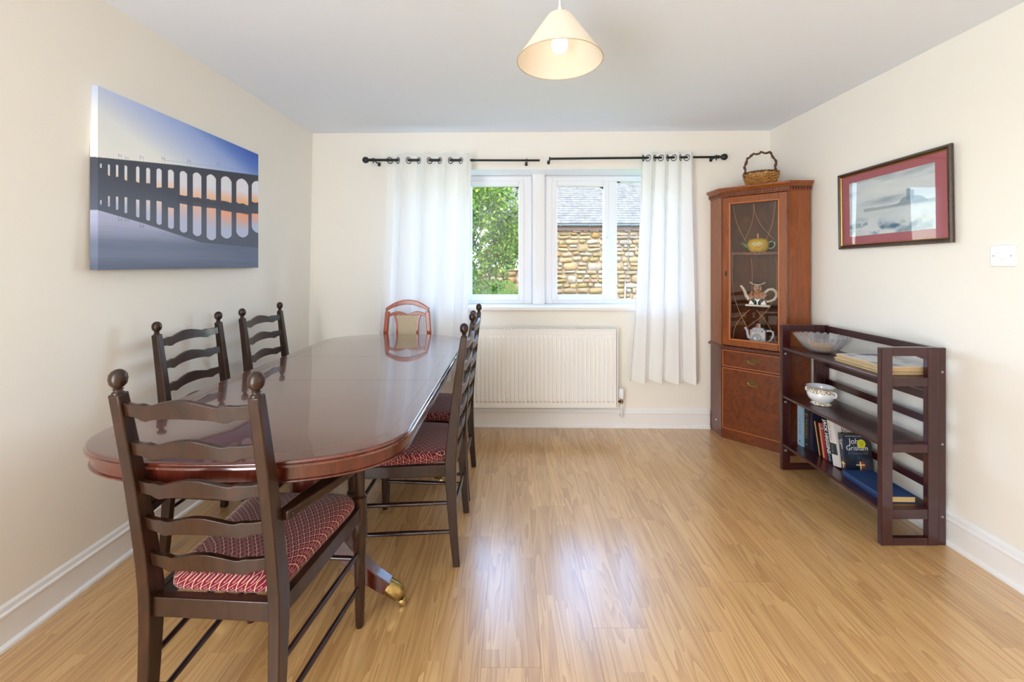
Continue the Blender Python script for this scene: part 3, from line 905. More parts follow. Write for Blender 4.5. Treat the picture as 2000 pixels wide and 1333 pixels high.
build('base_board', MB().prism(inner(), .672, .690), CH, cab)
build('top_board', MB().prism(inner(), 1.722, 1.738), CH, cab)
build('shelf', MB().prism(inner_shelf(), 1.322, 1.339), M['cabinet_inside'], cab, bevel=.001)
tag(build('shelf', MB().prism(inner_shelf(), .953, .959), M['cab_glass'], cab), 'clear glass shelf')
# moulding between the halves
mb = MB(); mb.loft([[(x, y, z) for x, y in cpoly(d)] for d, z in [(0, .645), (.016, .648), (.020, .655), (.018, .660), (.010, .664), (.008, .668), (0, .6685)]])
build('waist_moulding', mb, CD, cab, smooth=True, ang=30)
# cornice
mb = MB(); mb.loft([[(x, y, z) for x, y in cpoly(d)] for d, z in [(0, 1.738), (.004, 1.739), (.004, 1.744), (.008, 1.746), (.008, 1.766), (.014, 1.768), (.016, 1.774), (.022, 1.780), (.029, 1.786), (.031, 1.790), (.031, 1.800)]])
build('cornice', mb, CH, cab, smooth=True, ang=30)
mb = MB()
def dent(a, b_, nrm):
    a, b_ = Vector(a), Vector(b_); L_ = (b_-a).length; t = (b_-a).normalized(); k = int(L_/.0170)
    for i in range(k):
        c = a+t*(L_*(i+.5)/k)
        T = Matrix(((t.x, nrm[0], 0, c.x), (t.y, nrm[1], 0, c.y), (0, 0, 1, 0), (0, 0, 0, 1)))
        m_ = MB(T).box(-.0050, -.001, 1.747, .0050, .0085, 1.765); mb.add(m_.v, m_.f)
q = cpoly(.008)
dent(q[0], q[1], (-1, 0)); dent(q[1], q[2], (-.7071, -.7071)); dent(q[2], q[3], (0, -1))
tag(build('dentil_band', mb, CD, cab), kind='stuff')
# glazed door
dr = build('glazed_door', MB(), CH, cab)
bpy.data.objects.remove(dr)
mb = MB(DT)
t0, t1, z0, z1, fw = .010, LD-.010, .674, 1.734, .050
frame_bars(mb, t0, t1, z0, z1, fw, -.006, .016)
dr = build('door', mb, CH, cab, bevel=.004)
mb = MB(DT); frame_bars(mb, t0+fw-.007, t1-fw+.007, z0+fw-.007, z1-fw+.007, .008, -.010, .010)
build('beading', mb, M['cherry_light'], dr, bevel=.002)
build('pane', MB(DT).box(t0+fw-.004, .004, z0+fw-.004, t1-fw+.004, .008, z1-fw+.004), M['cab_glass'], dr)
mb = MB(DT); gx0, gx1 = t0+fw, t1-fw; gw = gx1-gx0
def etch(pts): mb.tube([(gx0+gw*u, .0035, z) for u, z in pts], .0009, 5)
def curve(u0, z0_, u1, z1_, bend, n=14):
    return [(lerp(u0, u1, k/n)+bend*math.sin(PI*k/n), lerp(z0_, z1_, k/n)) for k in range(n+1)]
etch(curve(.06, 1.675, .55, 1.32, -.10)); etch(curve(.50, 1.675, .92, 1.42, -.10)); etch(curve(.94, 1.675, .60, 1.32, .08)); etch(curve(.50, 1.675, .30, 1.42, .07))
etch(curve(.05, 1.06, .50, .74, -.05)); etch(curve(.95, 1.06, .30, .80, .12)); etch(curve(.06, .73, .42, .94, -.10)); etch(curve(.95, .73, .56, .94, .06))
etch(curve(.06, 1.06, .06, 1.34, -.02)); etch(curve(.95, 1.06, .95, 1.30, .02)); etch(curve(.45, 1.02, .45, 1.30, .02))
tag(build('etched_line', mb, M['etch'], dr, smooth=True), kind='stuff')
lk = MB(DT).box(t0+.016, -.009, 1.168, t0+.030, -.006, 1.206)
lk.tube([(t0+.023, -.009, 1.196), (t0+.023, -.018, 1.192), (t0+.023, -.020, 1.176)], [.003, .004, .006], 8)
build('knob', lk, M['bronze'], dr, smooth=True, bevel=.001)
# dark gaps either side of the doors and the lower front
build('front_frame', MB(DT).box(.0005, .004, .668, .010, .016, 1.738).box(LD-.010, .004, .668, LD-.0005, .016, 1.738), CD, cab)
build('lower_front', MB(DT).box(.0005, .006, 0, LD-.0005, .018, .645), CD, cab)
build('plinth', MB(DT).box(.003, .000, 0, LD-.003, .006, .070), BU, cab, bevel=.001)
def front(name, za, zb):
    f = build(name, MB(DT).box(.010, -.008, za, LD-.010, .006, zb), BU, cab, bevel=.0015)
    mb = MB(DT); frame_bars(mb, .0095, LD-.0095, za-.0005, zb+.0005, .005, -.0095, -.006)
    build('beading', mb, M['cherry_light'], f, bevel=.001)
    return f
def pull(parent, z, cx=LD/2):
    # bat-wing back plate with a swan-neck bail
    out = [(-.048, 0), (-.036, .010), (-.030, .006), (-.020, .014), (-.010, .014), (0, .024), (.010, .014), (.020, .014), (.030, .006), (.036, .010), (.048, 0),
           (.036, -.008), (.028, -.006), (.020, -.014), (.008, -.013), (0, -.018), (-.008, -.013), (-.020, -.014), (-.028, -.006), (-.036, -.008)]
    mb = MB(DT); mb.loft([[(cx+x, -.0085, z+y) for x, y in out], [(cx+x, -.0115, z+y) for x, y in out]])
    h = build('handle', mb, M['bronze'], parent, bevel=.0008)
    mb = MB(DT); mb.tube([(cx-.026, -.012, z+.004), (cx-.028, -.020, z), (cx-.024, -.022, z-.012), (cx-.008, -.022, z-.017), (cx+.008, -.022, z-.017), (cx+.024, -.022, z-.012), (cx+.028, -.020, z), (cx+.026, -.012, z+.004)], .0022, 6)
    b_ = build('bail', mb, M['brass'], parent, smooth=True)
pull(front('drawer', .524, .640), .587)
cd = front('door', .076, .512); pull(cd, .434)
build('screw_cap', MB().sphere((P0.x-.0005, 3.10, .10), .006, 8, 6), M['porcelain'], cab, smooth=True)

# ------------------------------------------------------------------ wicker basket on the cabinet
bx, by_, bz = 1.79, 3.00, 1.800
bk = thing('wicker_basket', (bx, by_, bz), 'round wicker basket with a twisted dark twig handle on top of the corner cabinet', 'basket')
mb = MB()
rows = 9
for k in range(rows):
    z = bz+.006+k*.0115; R = .078+.030*(k/(rows-1))**.8
    n = 120; ph = (k % 2)*PI
    mb.tube([((bx+(R+.0066*math.sin(13*2*PI*i/n+ph))*math.cos(2*PI*i/n)), by_+(R+.0066*math.sin(13*2*PI*i/n+ph))*math.sin(2*PI*i/n), z+.0025*math.sin(7*2*PI*i/n+k)) for i in range(n)], .0054, 6, closed=True)
build('woven_side', mb, M['wicker'], bk, smooth=True)
mb = MB()
for i in range(26):
    a = 2*PI*i/26; mb.tube([(bx+.076*math.cos(a), by_+.076*math.sin(a), bz+.002), (bx+.107*math.cos(a), by_+.107*math.sin(a), bz+.104)], .003, 5)
mb.lathe([(.076, .0), (.076, .006)], (bx, by_, bz), 24)
tag(build('stake', mb, M['wicker'], bk, smooth=True), kind='stuff')
mb = MB(); n = 80
for p in (0, PI): mb.tube([(bx+(.110+.003*math.cos(16*2*PI*i/n+p))*math.cos(2*PI*i/n), by_+(.110+.003*math.cos(16*2*PI*i/n+p))*math.sin(2*PI*i/n), bz+.106+.003*math.sin(16*2*PI*i/n+p)) for i in range(n)], .005, 6, closed=True)
build('rim', mb, M['twig'], bk, smooth=True)
mb = MB(); ca_, sa_ = math.cos(math.radians(-8)), math.sin(math.radians(-8))
Z_ = [(-.128, .075), (-.124, .10), (-.119, .125), (-.127, .148), (-.113, .172), (-.106, .200), (-.088, .208), (-.072, .222), (-.058, .230), (-.038, .226), (-.020, .229), (-.004, .240), (.008, .236), (.022, .230), (.040, .232), (.056, .240), (.068, .226), (.078, .205), (.098, .186), (.104, .170), (.096, .148), (.098, .128), (.102, .105), (.110, .075)]
Z_ = [(x*.93+.006, .075+(z-.075)*1.14) for x, z in Z_]
fine = []
for i in range(len(Z_)-1):
    for k in range(4): fine.append((lerp(Z_[i][0], Z_[i+1][0], k/4), lerp(Z_[i][1], Z_[i+1][1], k/4)))
for p in (0, PI):
    mb.tube([(bx+x*ca_+.004*math.cos(i*.55+p), by_+x*sa_+.004*math.sin(i*.55+p), bz+z+.003*math.sin(i*.55+p)) for i, (x, z) in enumerate(fine)], .0058, 7)
build('handle', mb, M['twig'], bk, smooth=True)
mb = MB(); cc = (bx+.050, by_-.025, bz+.010)
mb.sphere((cc[0], cc[1], cc[2]+.062), .026, 14, 10, sz=1.6)
pc = tag(build('pine_cone', mb, M['twig'], None, smooth=True, origin=cc), 'dark brown cone sitting in the wicker basket', 'cone')
mb = MB()
for k in range(9):
    for j in range(9):
        a = 2*PI*(j+.5*(k % 2))/9; zz = -.034+.0085*k; rr = .029*math.sqrt(max(.05, 1-(zz/.043)**2))
        T = Matrix.Translation((cc[0]+rr*math.cos(a), cc[1]+rr*math.sin(a), cc[2]+.062+zz)) @ Matrix.Rotation(a, 4, 'Z') @ Matrix.Rotation(-.9, 4, 'Y')
        s_ = MB(T).loft([[(-.004, -.006, 0), (-.004, .006, 0), (-.004, .006, .003), (-.004, -.006, .003)], [(.006, -.004, .001), (.006, .004, .001), (.006, .004, .003), (.006, -.004, .003)]])
        mb.add(s_.v, s_.f)
tag(build('scale', mb, M['bark'], pc), kind='stuff')
build('stem', MB().lathe([(.010, 0), (.012, .022)], cc, 10), M['twig'], pc, smooth=True)

# ------------------------------------------------------------------ teapots
def face_root(name, loc, rz, label):
    return thing(name, (0, 0, 0), label, 'teapot', 'novelty teapots in the corner cabinet'), loc, rz
def done(r):
    o, loc, rz = r; o.location = loc; o.rotation_euler = (0, 0, rz)
col = lambda n, c, **k: M.setdefault(n, plain(n, c, .15, coat=.6, **k))
# yellow fruit-shaped teapot (front is -y)
R = face_root('teapot', (1.742, 2.955, 1.339), math.radians(-32), 'yellow fruit-shaped teapot with a smiling face on the top shelf of the cabinet')
r = R[0]
Yl, Gr = col('yellow_glaze', (244, 206, 40)), col('green_glaze', (96, 140, 78))
build('body', MB().lathe([(.038, 0), (.046, .002), (.058, .015), (.067, .038), (.068, .060), (.060, .082), (.042, .095), (.001, .099)], n=32), Yl, r, smooth=True)
mb = MB()
for k in range(7):
    a = 2*PI*k/7-PI/2
    mb.tube([(.010*math.cos(a), .010*math.sin(a), .091), (.035*math.cos(a), .035*math.sin(a), .087), (.055*math.cos(a), .055*math.sin(a), .082), (.066*math.cos(a), .066*math.sin(a), .090)], [.010, .014, .009, .002], 8, sq=.35)
mb.lathe([(.030, .082), (.026, .090), (.008, .097), (.001, .098)])
mb.v = [(x, y, z+.007) for x, y, z in mb.v]
lid = build('lid', mb, col('ochre_glaze', (226, 166, 48)), r, smooth=True)
build('knob', MB().tube([(0, 0, .102), (.001, 0, .115), (-.002, 0, .124), (.004, 0, .131)], [.005, .004, .006, .004], 8), col('peach_glaze', (222, 160, 110)), lid, smooth=True)
build('spout', MB().tube([(-.060, 0, .040), (-.080, 0, .052), (-.092, 0, .064), (-.102, 0, .068)], [.014, .011, .008, .007], 10), Gr, r, smooth=True)
build('handle', MB().tube([(.064, 0, .066), (.082, 0, .078), (.098, 0, .072), (.103, 0, .054), (.095, 0, .036), (.080, 0, .026), (.062, 0, .028)], [.006, .008, .008, .008, .007, .006, .005], 10), Gr, r, smooth=True)
ey = build('eye', MB().sphere((-.020, -.0655, .056), .011, 12, 8, sy=.45), M['porcelain'], r, smooth=True)
build('pupil', MB().sphere((-.019, -.0705, .055), .0035, 8, 6), M['black'], ey)
ey = build('eye', MB().sphere((.012, -.067, .057), .011, 12, 8, sy=.45), M['porcelain'], r, smooth=True)
build('pupil', MB().sphere((.013, -.072, .056), .0035, 8, 6), M['black'], ey)
build('mouth', MB().tube([(-.016, -.067, .034), (-.008, -.0700, .030), (.004, -.0705, .030), (.014, -.068, .036), (.019, -.066, .042)], .0016, 6), col('red_glaze', (190, 70, 40)), r, smooth=True)
build('nose', MB().sphere((-.003, -.071, .044), .006, 10, 8, sz=.8), Yl, r, smooth=True)
done(R)
# figure teapot: seated man in a three-cornered hat
R = face_root('teapot', (1.742, 2.960, .959), math.radians(-32), 'cream teapot shaped as a seated man in a three-cornered hat on the glass shelf')
r = R[0]
Cr, Co, Fl = col('cream_glaze', (236, 222, 192)), col('apricot_glaze', (214, 150, 112)), col('flesh_glaze', (222, 176, 146))
build('base', MB().loft([[(x*s, y*s, z) for x, y in [(-.075, -.040), (.075, -.040), (.080, .02), (.060, .045), (-.060, .045), (-.080, .02)]] for s, z in [(1, 0), (1, .008), (.92, .012)]]), Cr, r, bevel=.002)
build('body', MB().lathe([(.056, .010), (.056, .03), (.048, .055), (.042, .075), (.034, .092), (.018, .101), (.016, .106)], n=24, sy=.72), Co, r, smooth=True)
build('coat_front', MB().loft([[(x, -.046, z) for x, z in [(-.055, .012), (.055, .012), (.038, .060), (0, .050), (-.038, .060)]], [(x, -.036, z) for x, z in [(-.055, .012), (.055, .012), (.038, .060), (0, .050), (-.038, .060)]]]), Cr, r, bevel=.003)
for s in (-1, 1):
    build('boot', MB().tube([(s*.012, -.052, .014), (s*.014, -.055, .030), (s*.026, -.052, .044), (s*.036, -.048, .050)], [.008, .011, .012, .008], 10), col('dark_green_glaze', (34, 60, 56)), r, smooth=True)
    build('arm', MB().tube([(s*.032, -.010, .092), (s*.044, -.026, .078), (s*.036, -.040, .066), (s*.018, -.048, .064)], [.012, .014, .012, .008], 10), Co, r, smooth=True)
hd = build('head', MB().sphere((0, -.010, .126), .028, 18, 12, sz=1.05), Fl, r, smooth=True)
build('hair', MB().sphere((0, .006, .126), .031, 16, 12, sy=.85, sz=1.0), col('grey_glaze', (84, 74, 66)), hd, smooth=True)
build('nose', MB().sphere((0, -.039, .124), .0055, 8, 6, sz=1.4), Fl, hd, smooth=True)
build('moustache', MB().tube([(-.012, -.034, .113), (-.004, -.0385, .116), (.004, -.0385, .116), (.012, -.034, .113)], [.002, .0035, .0035, .002], 6), col('grey_glaze', (84, 74, 66)), hd, smooth=True)
for s in (-1, 1): build('eye', MB().sphere((s*.010, -.0355, .131), .0035, 8, 6), M['black'], hd, smooth=True)
hat = build('hat', MB().lathe([(.026, .148), (.032, .152), (.034, .157), (.028, .164), (.016, .169), (.001, .171)], n=20), col('black_glaze', (36, 34, 36)), r, smooth=True)
mb = MB()
mb.tube([(-.047, -.010, .168), (-.036, -.026, .160), (-.020, -.037, .154), (0, -.041, .152), (.020, -.037, .154), (.036, -.026, .160), (.047, -.010, .168), (.034, .014, .161), (.016, .028, .156), (0, .032, .156), (-.016, .028, .156), (-.034, .014, .161)], .0038, 6, closed=True)
build('hat_brim', mb, Cr, hat, smooth=True)
build('spout', MB().tube([(-.050, 0, .045), (-.070, 0, .070), (-.080, 0, .100), (-.092, 0, .125), (-.106, 0, .142)], [.017, .014, .011, .009, .008], 12), Cr, r, smooth=True)
build('handle', MB().tube([(.044, 0, .096), (.066, 0, .118), (.092, 0, .122), (.112, 0, .102), (.114, 0, .074), (.098, 0, .048), (.074, 0, .036), (.054, 0, .032)], [.009, .010, .011, .011, .011, .010, .009, .008], 12), Cr, r, smooth=True)
done(R)
# washing machine teapot
R = face_root('teapot', (1.752, 2.962, .690), math.radians(-40), 'white teapot shaped as a washing machine at the bottom of the cabinet')
r = R[0]
build('body', MB().box(-.048, -.045, 0, .048, .045, .104), M['porcelain'], r, bevel=.007, seg=3)
build('drum_door', MB(Matrix.Translation((-.004, -.046, .050)) @ Matrix.Rotation(PI/2, 4, 'X')).lathe([(.030, -.002), (.030, .003), (.026, .005), (.023, .002), (.021, .001), (.001, .003)], n=28), col('grey_white_glaze', (206, 214, 216)), r, smooth=True)
build('door_frame', MB(Matrix.Translation((0, -.0455, 0))).box(-.040, -.0015, .012, .034, .001, .014).box(-.040, -.0015, .086, .034, .001, .088).box(-.041, -.0015, .012, -.039, .001, .088).box(.033, -.0015, .012, .035, .001, .088), M['gold'], r)
for x, w, h in ((-.034, .005, .005), (-.012, .018, .003), (.012, .004, .004), (.028, .007, .007)):
    build('dial', MB().box(x-w/2, -.0475, .095-h/2, x+w/2, -.044, .095+h/2), M['black'], r)
build('lid', MB().loft([[(x*s, y*s, z) for x, y in [(-.036, -.032), (.036, -.032), (.036, .032), (-.036, .032)]] for s, z in [(1, .102), (1, .110), (.7, .116)]]), M['porcelain'], r, bevel=.003)
bxo = build('soap_box', MB().box(-.014, -.010, .112, .012, .010, .142), col('pink_white_glaze', (222, 200, 188)), r, bevel=.002)
build('figure', MB().tube([(-.016, -.014, .112), (-.012, -.016, .126), (-.002, -.014, .134)], [.006, .008, .005], 8), col('pink_glaze', (206, 130, 112)), bxo, smooth=True)
build('spout', MB().tube([(-.046, 0, .030), (-.064, 0, .040), (-.070, 0, .062), (-.074, 0, .088), (-.088, 0, .110)], [.013, .013, .010, .008, .007], 10), M['porcelain'], r, smooth=True)
build('handle', MB().tube([(.046, 0, .094), (.070, 0, .098), (.086, 0, .092), (.088, 0, .070), (.080, 0, .044), (.064, 0, .024), (.046, 0, .018)], [.007, .007, .007, .007, .006, .006, .006], 10), M['porcelain'], r, smooth=True)
done(R)

# ================================================================== OPEN BOOKSHELF
SW = M['shelf_wood']
bs = thing('folding_bookshelf', (1.79, 2.22, 0), 'dark red wooden folding bookshelf with three shelves against the right wall', 'bookshelf')
for ya, yb in ((1.860, 1.884), (2.545, 2.569)):
    build('front_post', MB().box(1.648, ya, 0, 1.698, yb, .885), SW, bs, bevel=.003)
    build('rear_post', MB().box(1.855, ya, 0, 1.902, yb, .885), SW, bs, bevel=.003)
    for za, zb in ((0, .034), (.118, .162), (.415, .452), (.712, .750), (.846, .885)):
        build('cross_rail', MB().box(1.6985, ya+.001, za, 1.8545, yb-.001, zb), SW, bs, bevel=.002)
    g = yb if ya < 2 else ya-.024
    build('corner_block', MB().prism([(1.800, ya+.002), (1.855, ya+.002), (1.855, yb-.002), (1.800, yb-.002)], .826, .8465) if False else MB().loft([[(1.805, y, .8465), (1.8545, y, .8465), (1.8545, y, .828)] for y in (ya+.002, yb-.002)]), SW, bs)
    build('back_stile', MB().box(1.904, ya+.003, 0, 1.939, yb-.001, .883), SW, bs, bevel=.003)
    for z in (.775, .452, .128):
        T = Matrix.Translation((1.921, ya+.003, z)) @ Matrix.Rotation(PI/2, 4, 'X')
        build('screw', MB(T).lathe([(.005, 0), (.005, .002), (.003, .003)], n=10), M['steel'], bs, smooth=True)
for z in (.735, .440, .145):
    build('shelf', MB().box(1.652, 1.8845, z, 1.912, 2.5445, z+.016), SW, bs, bevel=.003)
for za, zb in ((.842, .880), (.628, .664), (.520, .558), (.335, .368), (.222, .262)):
    build('back_slat', MB().box(1.917, 1.8845, za, 1.932, 2.5445, zb), SW, bs, bevel=.002)
for z in (.700, .404, .108):
    build('back_slat', MB().box(1.888, 1.8845, z-.02, 1.902, 2.5445, z+.02), SW, bs, bevel=.002)
for z in (.71, .415, .12):
    T = Matrix.Translation((1.668, 2.5445, z)) @ Matrix.Rotation(PI/2, 4, 'X')
    build('hinge', MB(T).lathe([(.008, 0), (.008, .004), (.004, .006)], n=10), M['steel'], bs, smooth=True)

# ------------------------------------------------------------------ books (spine faces -x, stand on the lower shelf)
def make_book(t, h, d, cover, label, loc, lean=0.0, rz=0.0, cat='book', group='books on the lower shelf', spine_in=False, page=None):
    """body: y -t..0, x 0..d, z 0..h ; origin bottom edge on the side it leans towards"""
    c = .0022
    mb = MB().box(0, -t, 0, d, -t+c, h).box(0, -c, 0, d, 0, h).box(0, -t+c, 0, c, -c, h) if not spine_in else MB().box(0, -t, 0, d, -t+c, h).box(0, -c, 0, d, 0, h).box(d-c, -t+c, 0, d, -c, h)
    o = build('book', mb, cover, None, bevel=.0006)
    a = .004
    pg = MB().box(c, -t+c, a, d-a, -c, h-a) if not spine_in else MB().box(a*.5, -t+c, a*.5, d-c, -c, h-a*.5)
    build('pages', pg, page or M['paper'], o)
    o.location = loc; o.rotation_euler = (-lean, 0, rz)
    return tag(o, label, cat, group)
bc = lambda n, c, rough=.35: M.setdefault(n, plain(n, c, rough, coat=.2))
SHZ = .1612
def lettering(book, s, size, x, y, z, xa, ya, mat, squash=1.0, label=None, bold=0.0):
    t = text('lettering', s, size, (x, y, z), xa, ya, mat, None, .0002, squash, bold=bold)
    t.parent = book
    return t
dn, rt_ = (0, 0, -1), (0, -1, 0)
def bpart(name, mb, mat, book):
    o = build(name, mb, mat, None); o.parent = book
    return o
b1 = make_book(.042, .240, .160, bc('pale_blue_cover', (150, 186, 212)), 'tall pale blue hardback at the cabinet end of the lower shelf', (1.738, 2.541, SHZ))
lettering(b1, 'THE RIVER', .026, -.0006, -.021, .125, dn, rt_, bc('blue_grey_ink', (118, 140, 176)), 1.0)
bpart('publisher_mark', MB().box(-.0006, -.024, .018, .0002, -.017, .034), bc('navy_ink', (30, 50, 84)), b1)
b2 = make_book(.036, .228, .155, bc('black_cover', (34, 34, 38)), 'tall black hardback with gold lettering beside the pale blue one', (1.748, 2.495, SHZ))
lettering(b2, 'THE SCARLE', .021, -.0006, -.017, .120, dn, rt_, M['gold'], 1.0)
bpart('publisher_mark', MB().box(-.0006, -.026, .200, .0002, -.010, .206).box(-.0006, -.024, .190, .0002, -.012, .193).box(-.0006, -.022, .020, .0002, -.014, .030), M['gold'], b2)
make_book(.024, .225, .150, bc('navy_cover', (36, 34, 54)), 'tall plain navy book next to the black hardback', (1.752, 2.456, SHZ))
make_book(.014, .188, .115, bc('brown_cover', (60, 34, 24)), 'thin book shelved pages outward, leaning nearest the navy book', (1.754, 2.386, SHZ), lean=.22, spine_in=True)
pk = plain('foxed_pages', (206, 150, 112), .8, var=.12)
make_book(.019, .190, .112, bc('dark_red_cover', (120, 18, 28)), 'red paperback shelved pages outward, second of the leaning books', (1.754, 2.356, SHZ), lean=.20, spine_in=True, page=pk)
b6 = make_book(.020, .196, .115, bc('crimson_cover', (158, 22, 40)), 'crimson paperback leaning beside the black and white spine', (1.752, 2.335, SHZ), lean=.20)
bpart('spine_band', MB().box(-.0006, -.0225, .165, .0002, -.0015, .168), M['porcelain'], b6)
b7 = make_book(.040, .222, .125, bc('ink_cover', (26, 30, 36)), 'black spine with large white JACK HIGGINS lettering, leaning', (1.750, 2.313, SHZ), lean=.20)
lettering(b7, 'JACK HIGGINS', .034, -.0006, -.019, .135, dn, rt_, M['porcelain'], .80, bold=.0006)
lettering(b7, 'A NOVEL', .018, -.0006, -.019, .035, dn, rt_, bc('pale_blue_cover', (150, 186, 212)), .8)
b8 = make_book(.046, .236, .150, bc('white_cover', (226, 220, 216)), 'white and dark green spine with John Grisham lettering, leaning', (1.748, 2.270, SHZ), lean=.205)
bpart('spine_band', MB().box(-.0006, -.0455, .060, .0002, -.0005, .118), bc('dark_teal_ink', (34, 52, 54)), b8)
lettering(b8, 'John Grisham', .019, -.0006, -.014, .175, dn, rt_, bc('grey_ink', (150, 140, 150)), .85)
lettering(b8, 'The Last', .014, -.0008, -.014, .089, dn, rt_, bc('grey_ink', (150, 140, 150)), .8)
lettering(b8, 'John', .044, .072, -.0466, .196, (1, 0, 0), (0, 0, 1), bc('brown_ink', (120, 70, 56)), .9)
lettering(b8, 'Grisham', .044, .072, -.0466, .150, (1, 0, 0), (0, 0, 1), bc('brown_ink', (120, 70, 56)), .8)
# front-facing paperback with a printed cover
def cover_print(u, v):
    c = mixc((14, 20, 34), (40, 66, 96), fbm(u*3+3, v*4, 5)*1.7-.45)
    c = mixc(c, (150, 176, 196), (fbm(u*4, v*7+5, 9)-.62)*5*np.exp(-((v-.33)/.10)**2)+(fbm(u*5, v*6+9, 3)-.66)*5*np.exp(-((v-.83)/.08)**2))
    c = mixc(c, (190, 60, 18), 1.2*np.exp(-(((u-.60)/.10)**2+((v-.17)/.10)**2))*(u > .53))
    cr = np.maximum(np.exp(-((u-.53)/.022)**2)*(abs(v-.15) < .12), np.exp(-((v-.185)/.012)**2)*(np.abs(u-.53) < .16))
    return mixc(c, (255, 236, 170), cr*1.3)
def spine_print(u, v):
    c = mixc((14, 20, 34), (40, 66, 96), fbm(u*2+3, v*4, 5)*1.7-.45)
    c = mixc(c, (200, 70, 24), 1.1*np.exp(-(((u-.6)/.3)**2+((v-.19)/.08)**2)))
    cr = np.maximum(np.exp(-((u-.45)/.09)**2)*(abs(v-.17) < .09), np.exp(-((v-.20)/.014)**2)*(np.abs(u-.45) < .38))
    return mixc(c, (255, 236, 170), cr*1.3)
M['cover_print'] = printed('glossy_cover_print', .3, .4)
b9 = make_book(.034, .188, .140, bc('midnight_cover', (18, 26, 40)), 'dark blue John Grisham paperback standing with its front cover to the camera', (1.773, 2.240, SHZ), lean=.16, rz=math.radians(-2))
b9.location = (1.757, 2.222, SHZ)
for o_, nm, O, U, V, nu, nv, fn in ((b9, 'front_cover', (0, -.0345, 0), (.140, 0, 0), (0, 0, .188), 110, 150, cover_print), (b9, 'spine', (-.0004, 0, 0), (0, -.034, 0), (0, 0, .188), 30, 150, spine_print)):
    p = panel(nm, O, U, V, nu, nv, fn, M['cover_print']); p.parent = o_
WT = M['porcelain']
lettering(b9, 'FROM THE MASTER OF THE LEGAL THRILLER', .0062, .066, -.0350, .178, (1, 0, 0), (0, 0, 1), WT, .9)
lettering(b9, 'John', .040, .062, -.0350, .152, (1, 0, 0), (0, 0, 1), WT, .95)
lettering(b9, 'Grisham', .036, .066, -.0350, .118, (1, 0, 0), (0, 0, 1), WT, .92)
lettering(b9, 'A Time to Kill', .0185, .068, -.0350, .093, (1, 0, 0), (0, 0, 1), bc('grey_blue_ink', (110, 120, 130)), .95)
stk = bpart('price_sticker', MB(Matrix.Translation((.090, -.0354, .141)) @ Matrix.Rotation(PI/2, 4, 'X')).lathe([(.0215, 0), (.0215, .0004)], n=28), bc('yellow_sticker', (226, 222, 40)), b9)
for s, z in (('BUY AT', .150), ('HALF', .141), ('PRICE', .132)):
    lettering(b9, s, .0105 if s == 'HALF' else .0072, .090, -.0360, z, (1, 0, 0), (0, 0, 1), bc('olive_ink', (120, 116, 20)), 1.0)
lettering(b9, 'John', .015, -.0012, -.011, .140, dn, rt_, WT, .9); lettering(b9, 'Grisham', .017, -.0012, -.022, .136, dn, rt_, WT, .9)
lettering(b9, 'A Time to Kill', .011, -.0012, -.018, .075, dn, rt_, bc('grey_blue_ink', (110, 120, 130)), .9)
# blue book lying flat
bb = thing('book', (1.705, 1.915, SHZ), 'blue cloth hardback lying flat on the lower shelf', 'book', 'books on the lower shelf')
BL = bc('blue_cloth', (30, 62, 110), .6)
mb = MB().box(1.705, 1.915, SHZ, 1.855, 2.160, SHZ+.0025).box(1.705, 1.915, SHZ+.0275, 1.855, 2.160, SHZ+.030)
mb.loft([[(1.7065-.004*math.sin(PI*k/8)*1.0, y, SHZ+.0300*k/8) for k in range(9)]+[(1.7085, y, SHZ+.030), (1.7085, y, SHZ)] for y in (1.915, 2.160)])
build('cover', mb, BL, bb, bevel=.0006)
build('pages', MB().box(1.708, 1.919, SHZ+.0026, 1.850, 2.156, SHZ+.0274), M['paper'], bb)
bb.rotation_euler = (0, 0, math.radians(-1.5))

# ------------------------------------------------------------------ glass dish, coasters, placemats, china pot
gx, gy, gz = 1.775, 2.395, .7515
dish = []
n = 192
mb = MB()
pf = [(.045, 0), (.062, .004), (.082, .022), (.100, .046), (.116, .070), (.131, .094)]
pin = [(.127, .094), (.112, .070), (.096, .046), (.078, .024), (.058, .008), (.001, .006)]
def flute(r, z, i, amp):
    a = 2*PI*i/n
    tw = a+z*9.0
    rr = r*(1+amp*(z/.1)*math.sin(24*tw)*.045)+(.006*math.sin(24*tw)*(z > .09))*.3
    return (gx+rr*math.cos(a), gy+rr*math.sin(a), gz+z+(.003*math.sin(24*tw) if z > .09 else 0))
loops = [[flute(r, z, i, 1) for i in range(n)] for r, z in pf]+[[flute(r, z, i, 1) for i in range(n)] for r, z in pin]
mb.loft(loops, True, True)
gl = tag(build('glass_bowl', mb, M['bowl_glass'], None, smooth=True, ang=60, origin=(gx, gy, gz)), 'swirled clear glass bowl on the top tier of the bookshelf', 'bowl')
cork = plain('cork', (206, 160, 100), .8, var=.3, bscale=150, bump=.4)
for k in range(4):
    a = .4*k; o = build('coaster', MB().lathe([(.043+.006*k, 0), (.0445+.006*k, .0015), (.0445+.006*k, .0070), (.043+.006*k, .0085)], (gx+.004*math.cos(a*3), gy+.004*math.sin(a*3), gz+.0085+.0092*k), 28), cork, None, smooth=True, origin=(gx, gy, gz+.0085+.0092*k))
    tag(o, 'topmost light brown cork coaster inside the glass bowl' if k == 3 else 'light brown cork coaster under the topmost one inside the glass bowl', 'coaster', 'cork coasters in the glass bowl')
mt = plain('mat_board', (226, 204, 164), .8, var=.15, bscale=120, bump=.3)
mk = plain('mat_cork', (150, 112, 66), .85, var=.4, bscale=140, bump=.5)
mx0, my0, mz0 = 1.693, 1.897, .7515
random.seed(3)
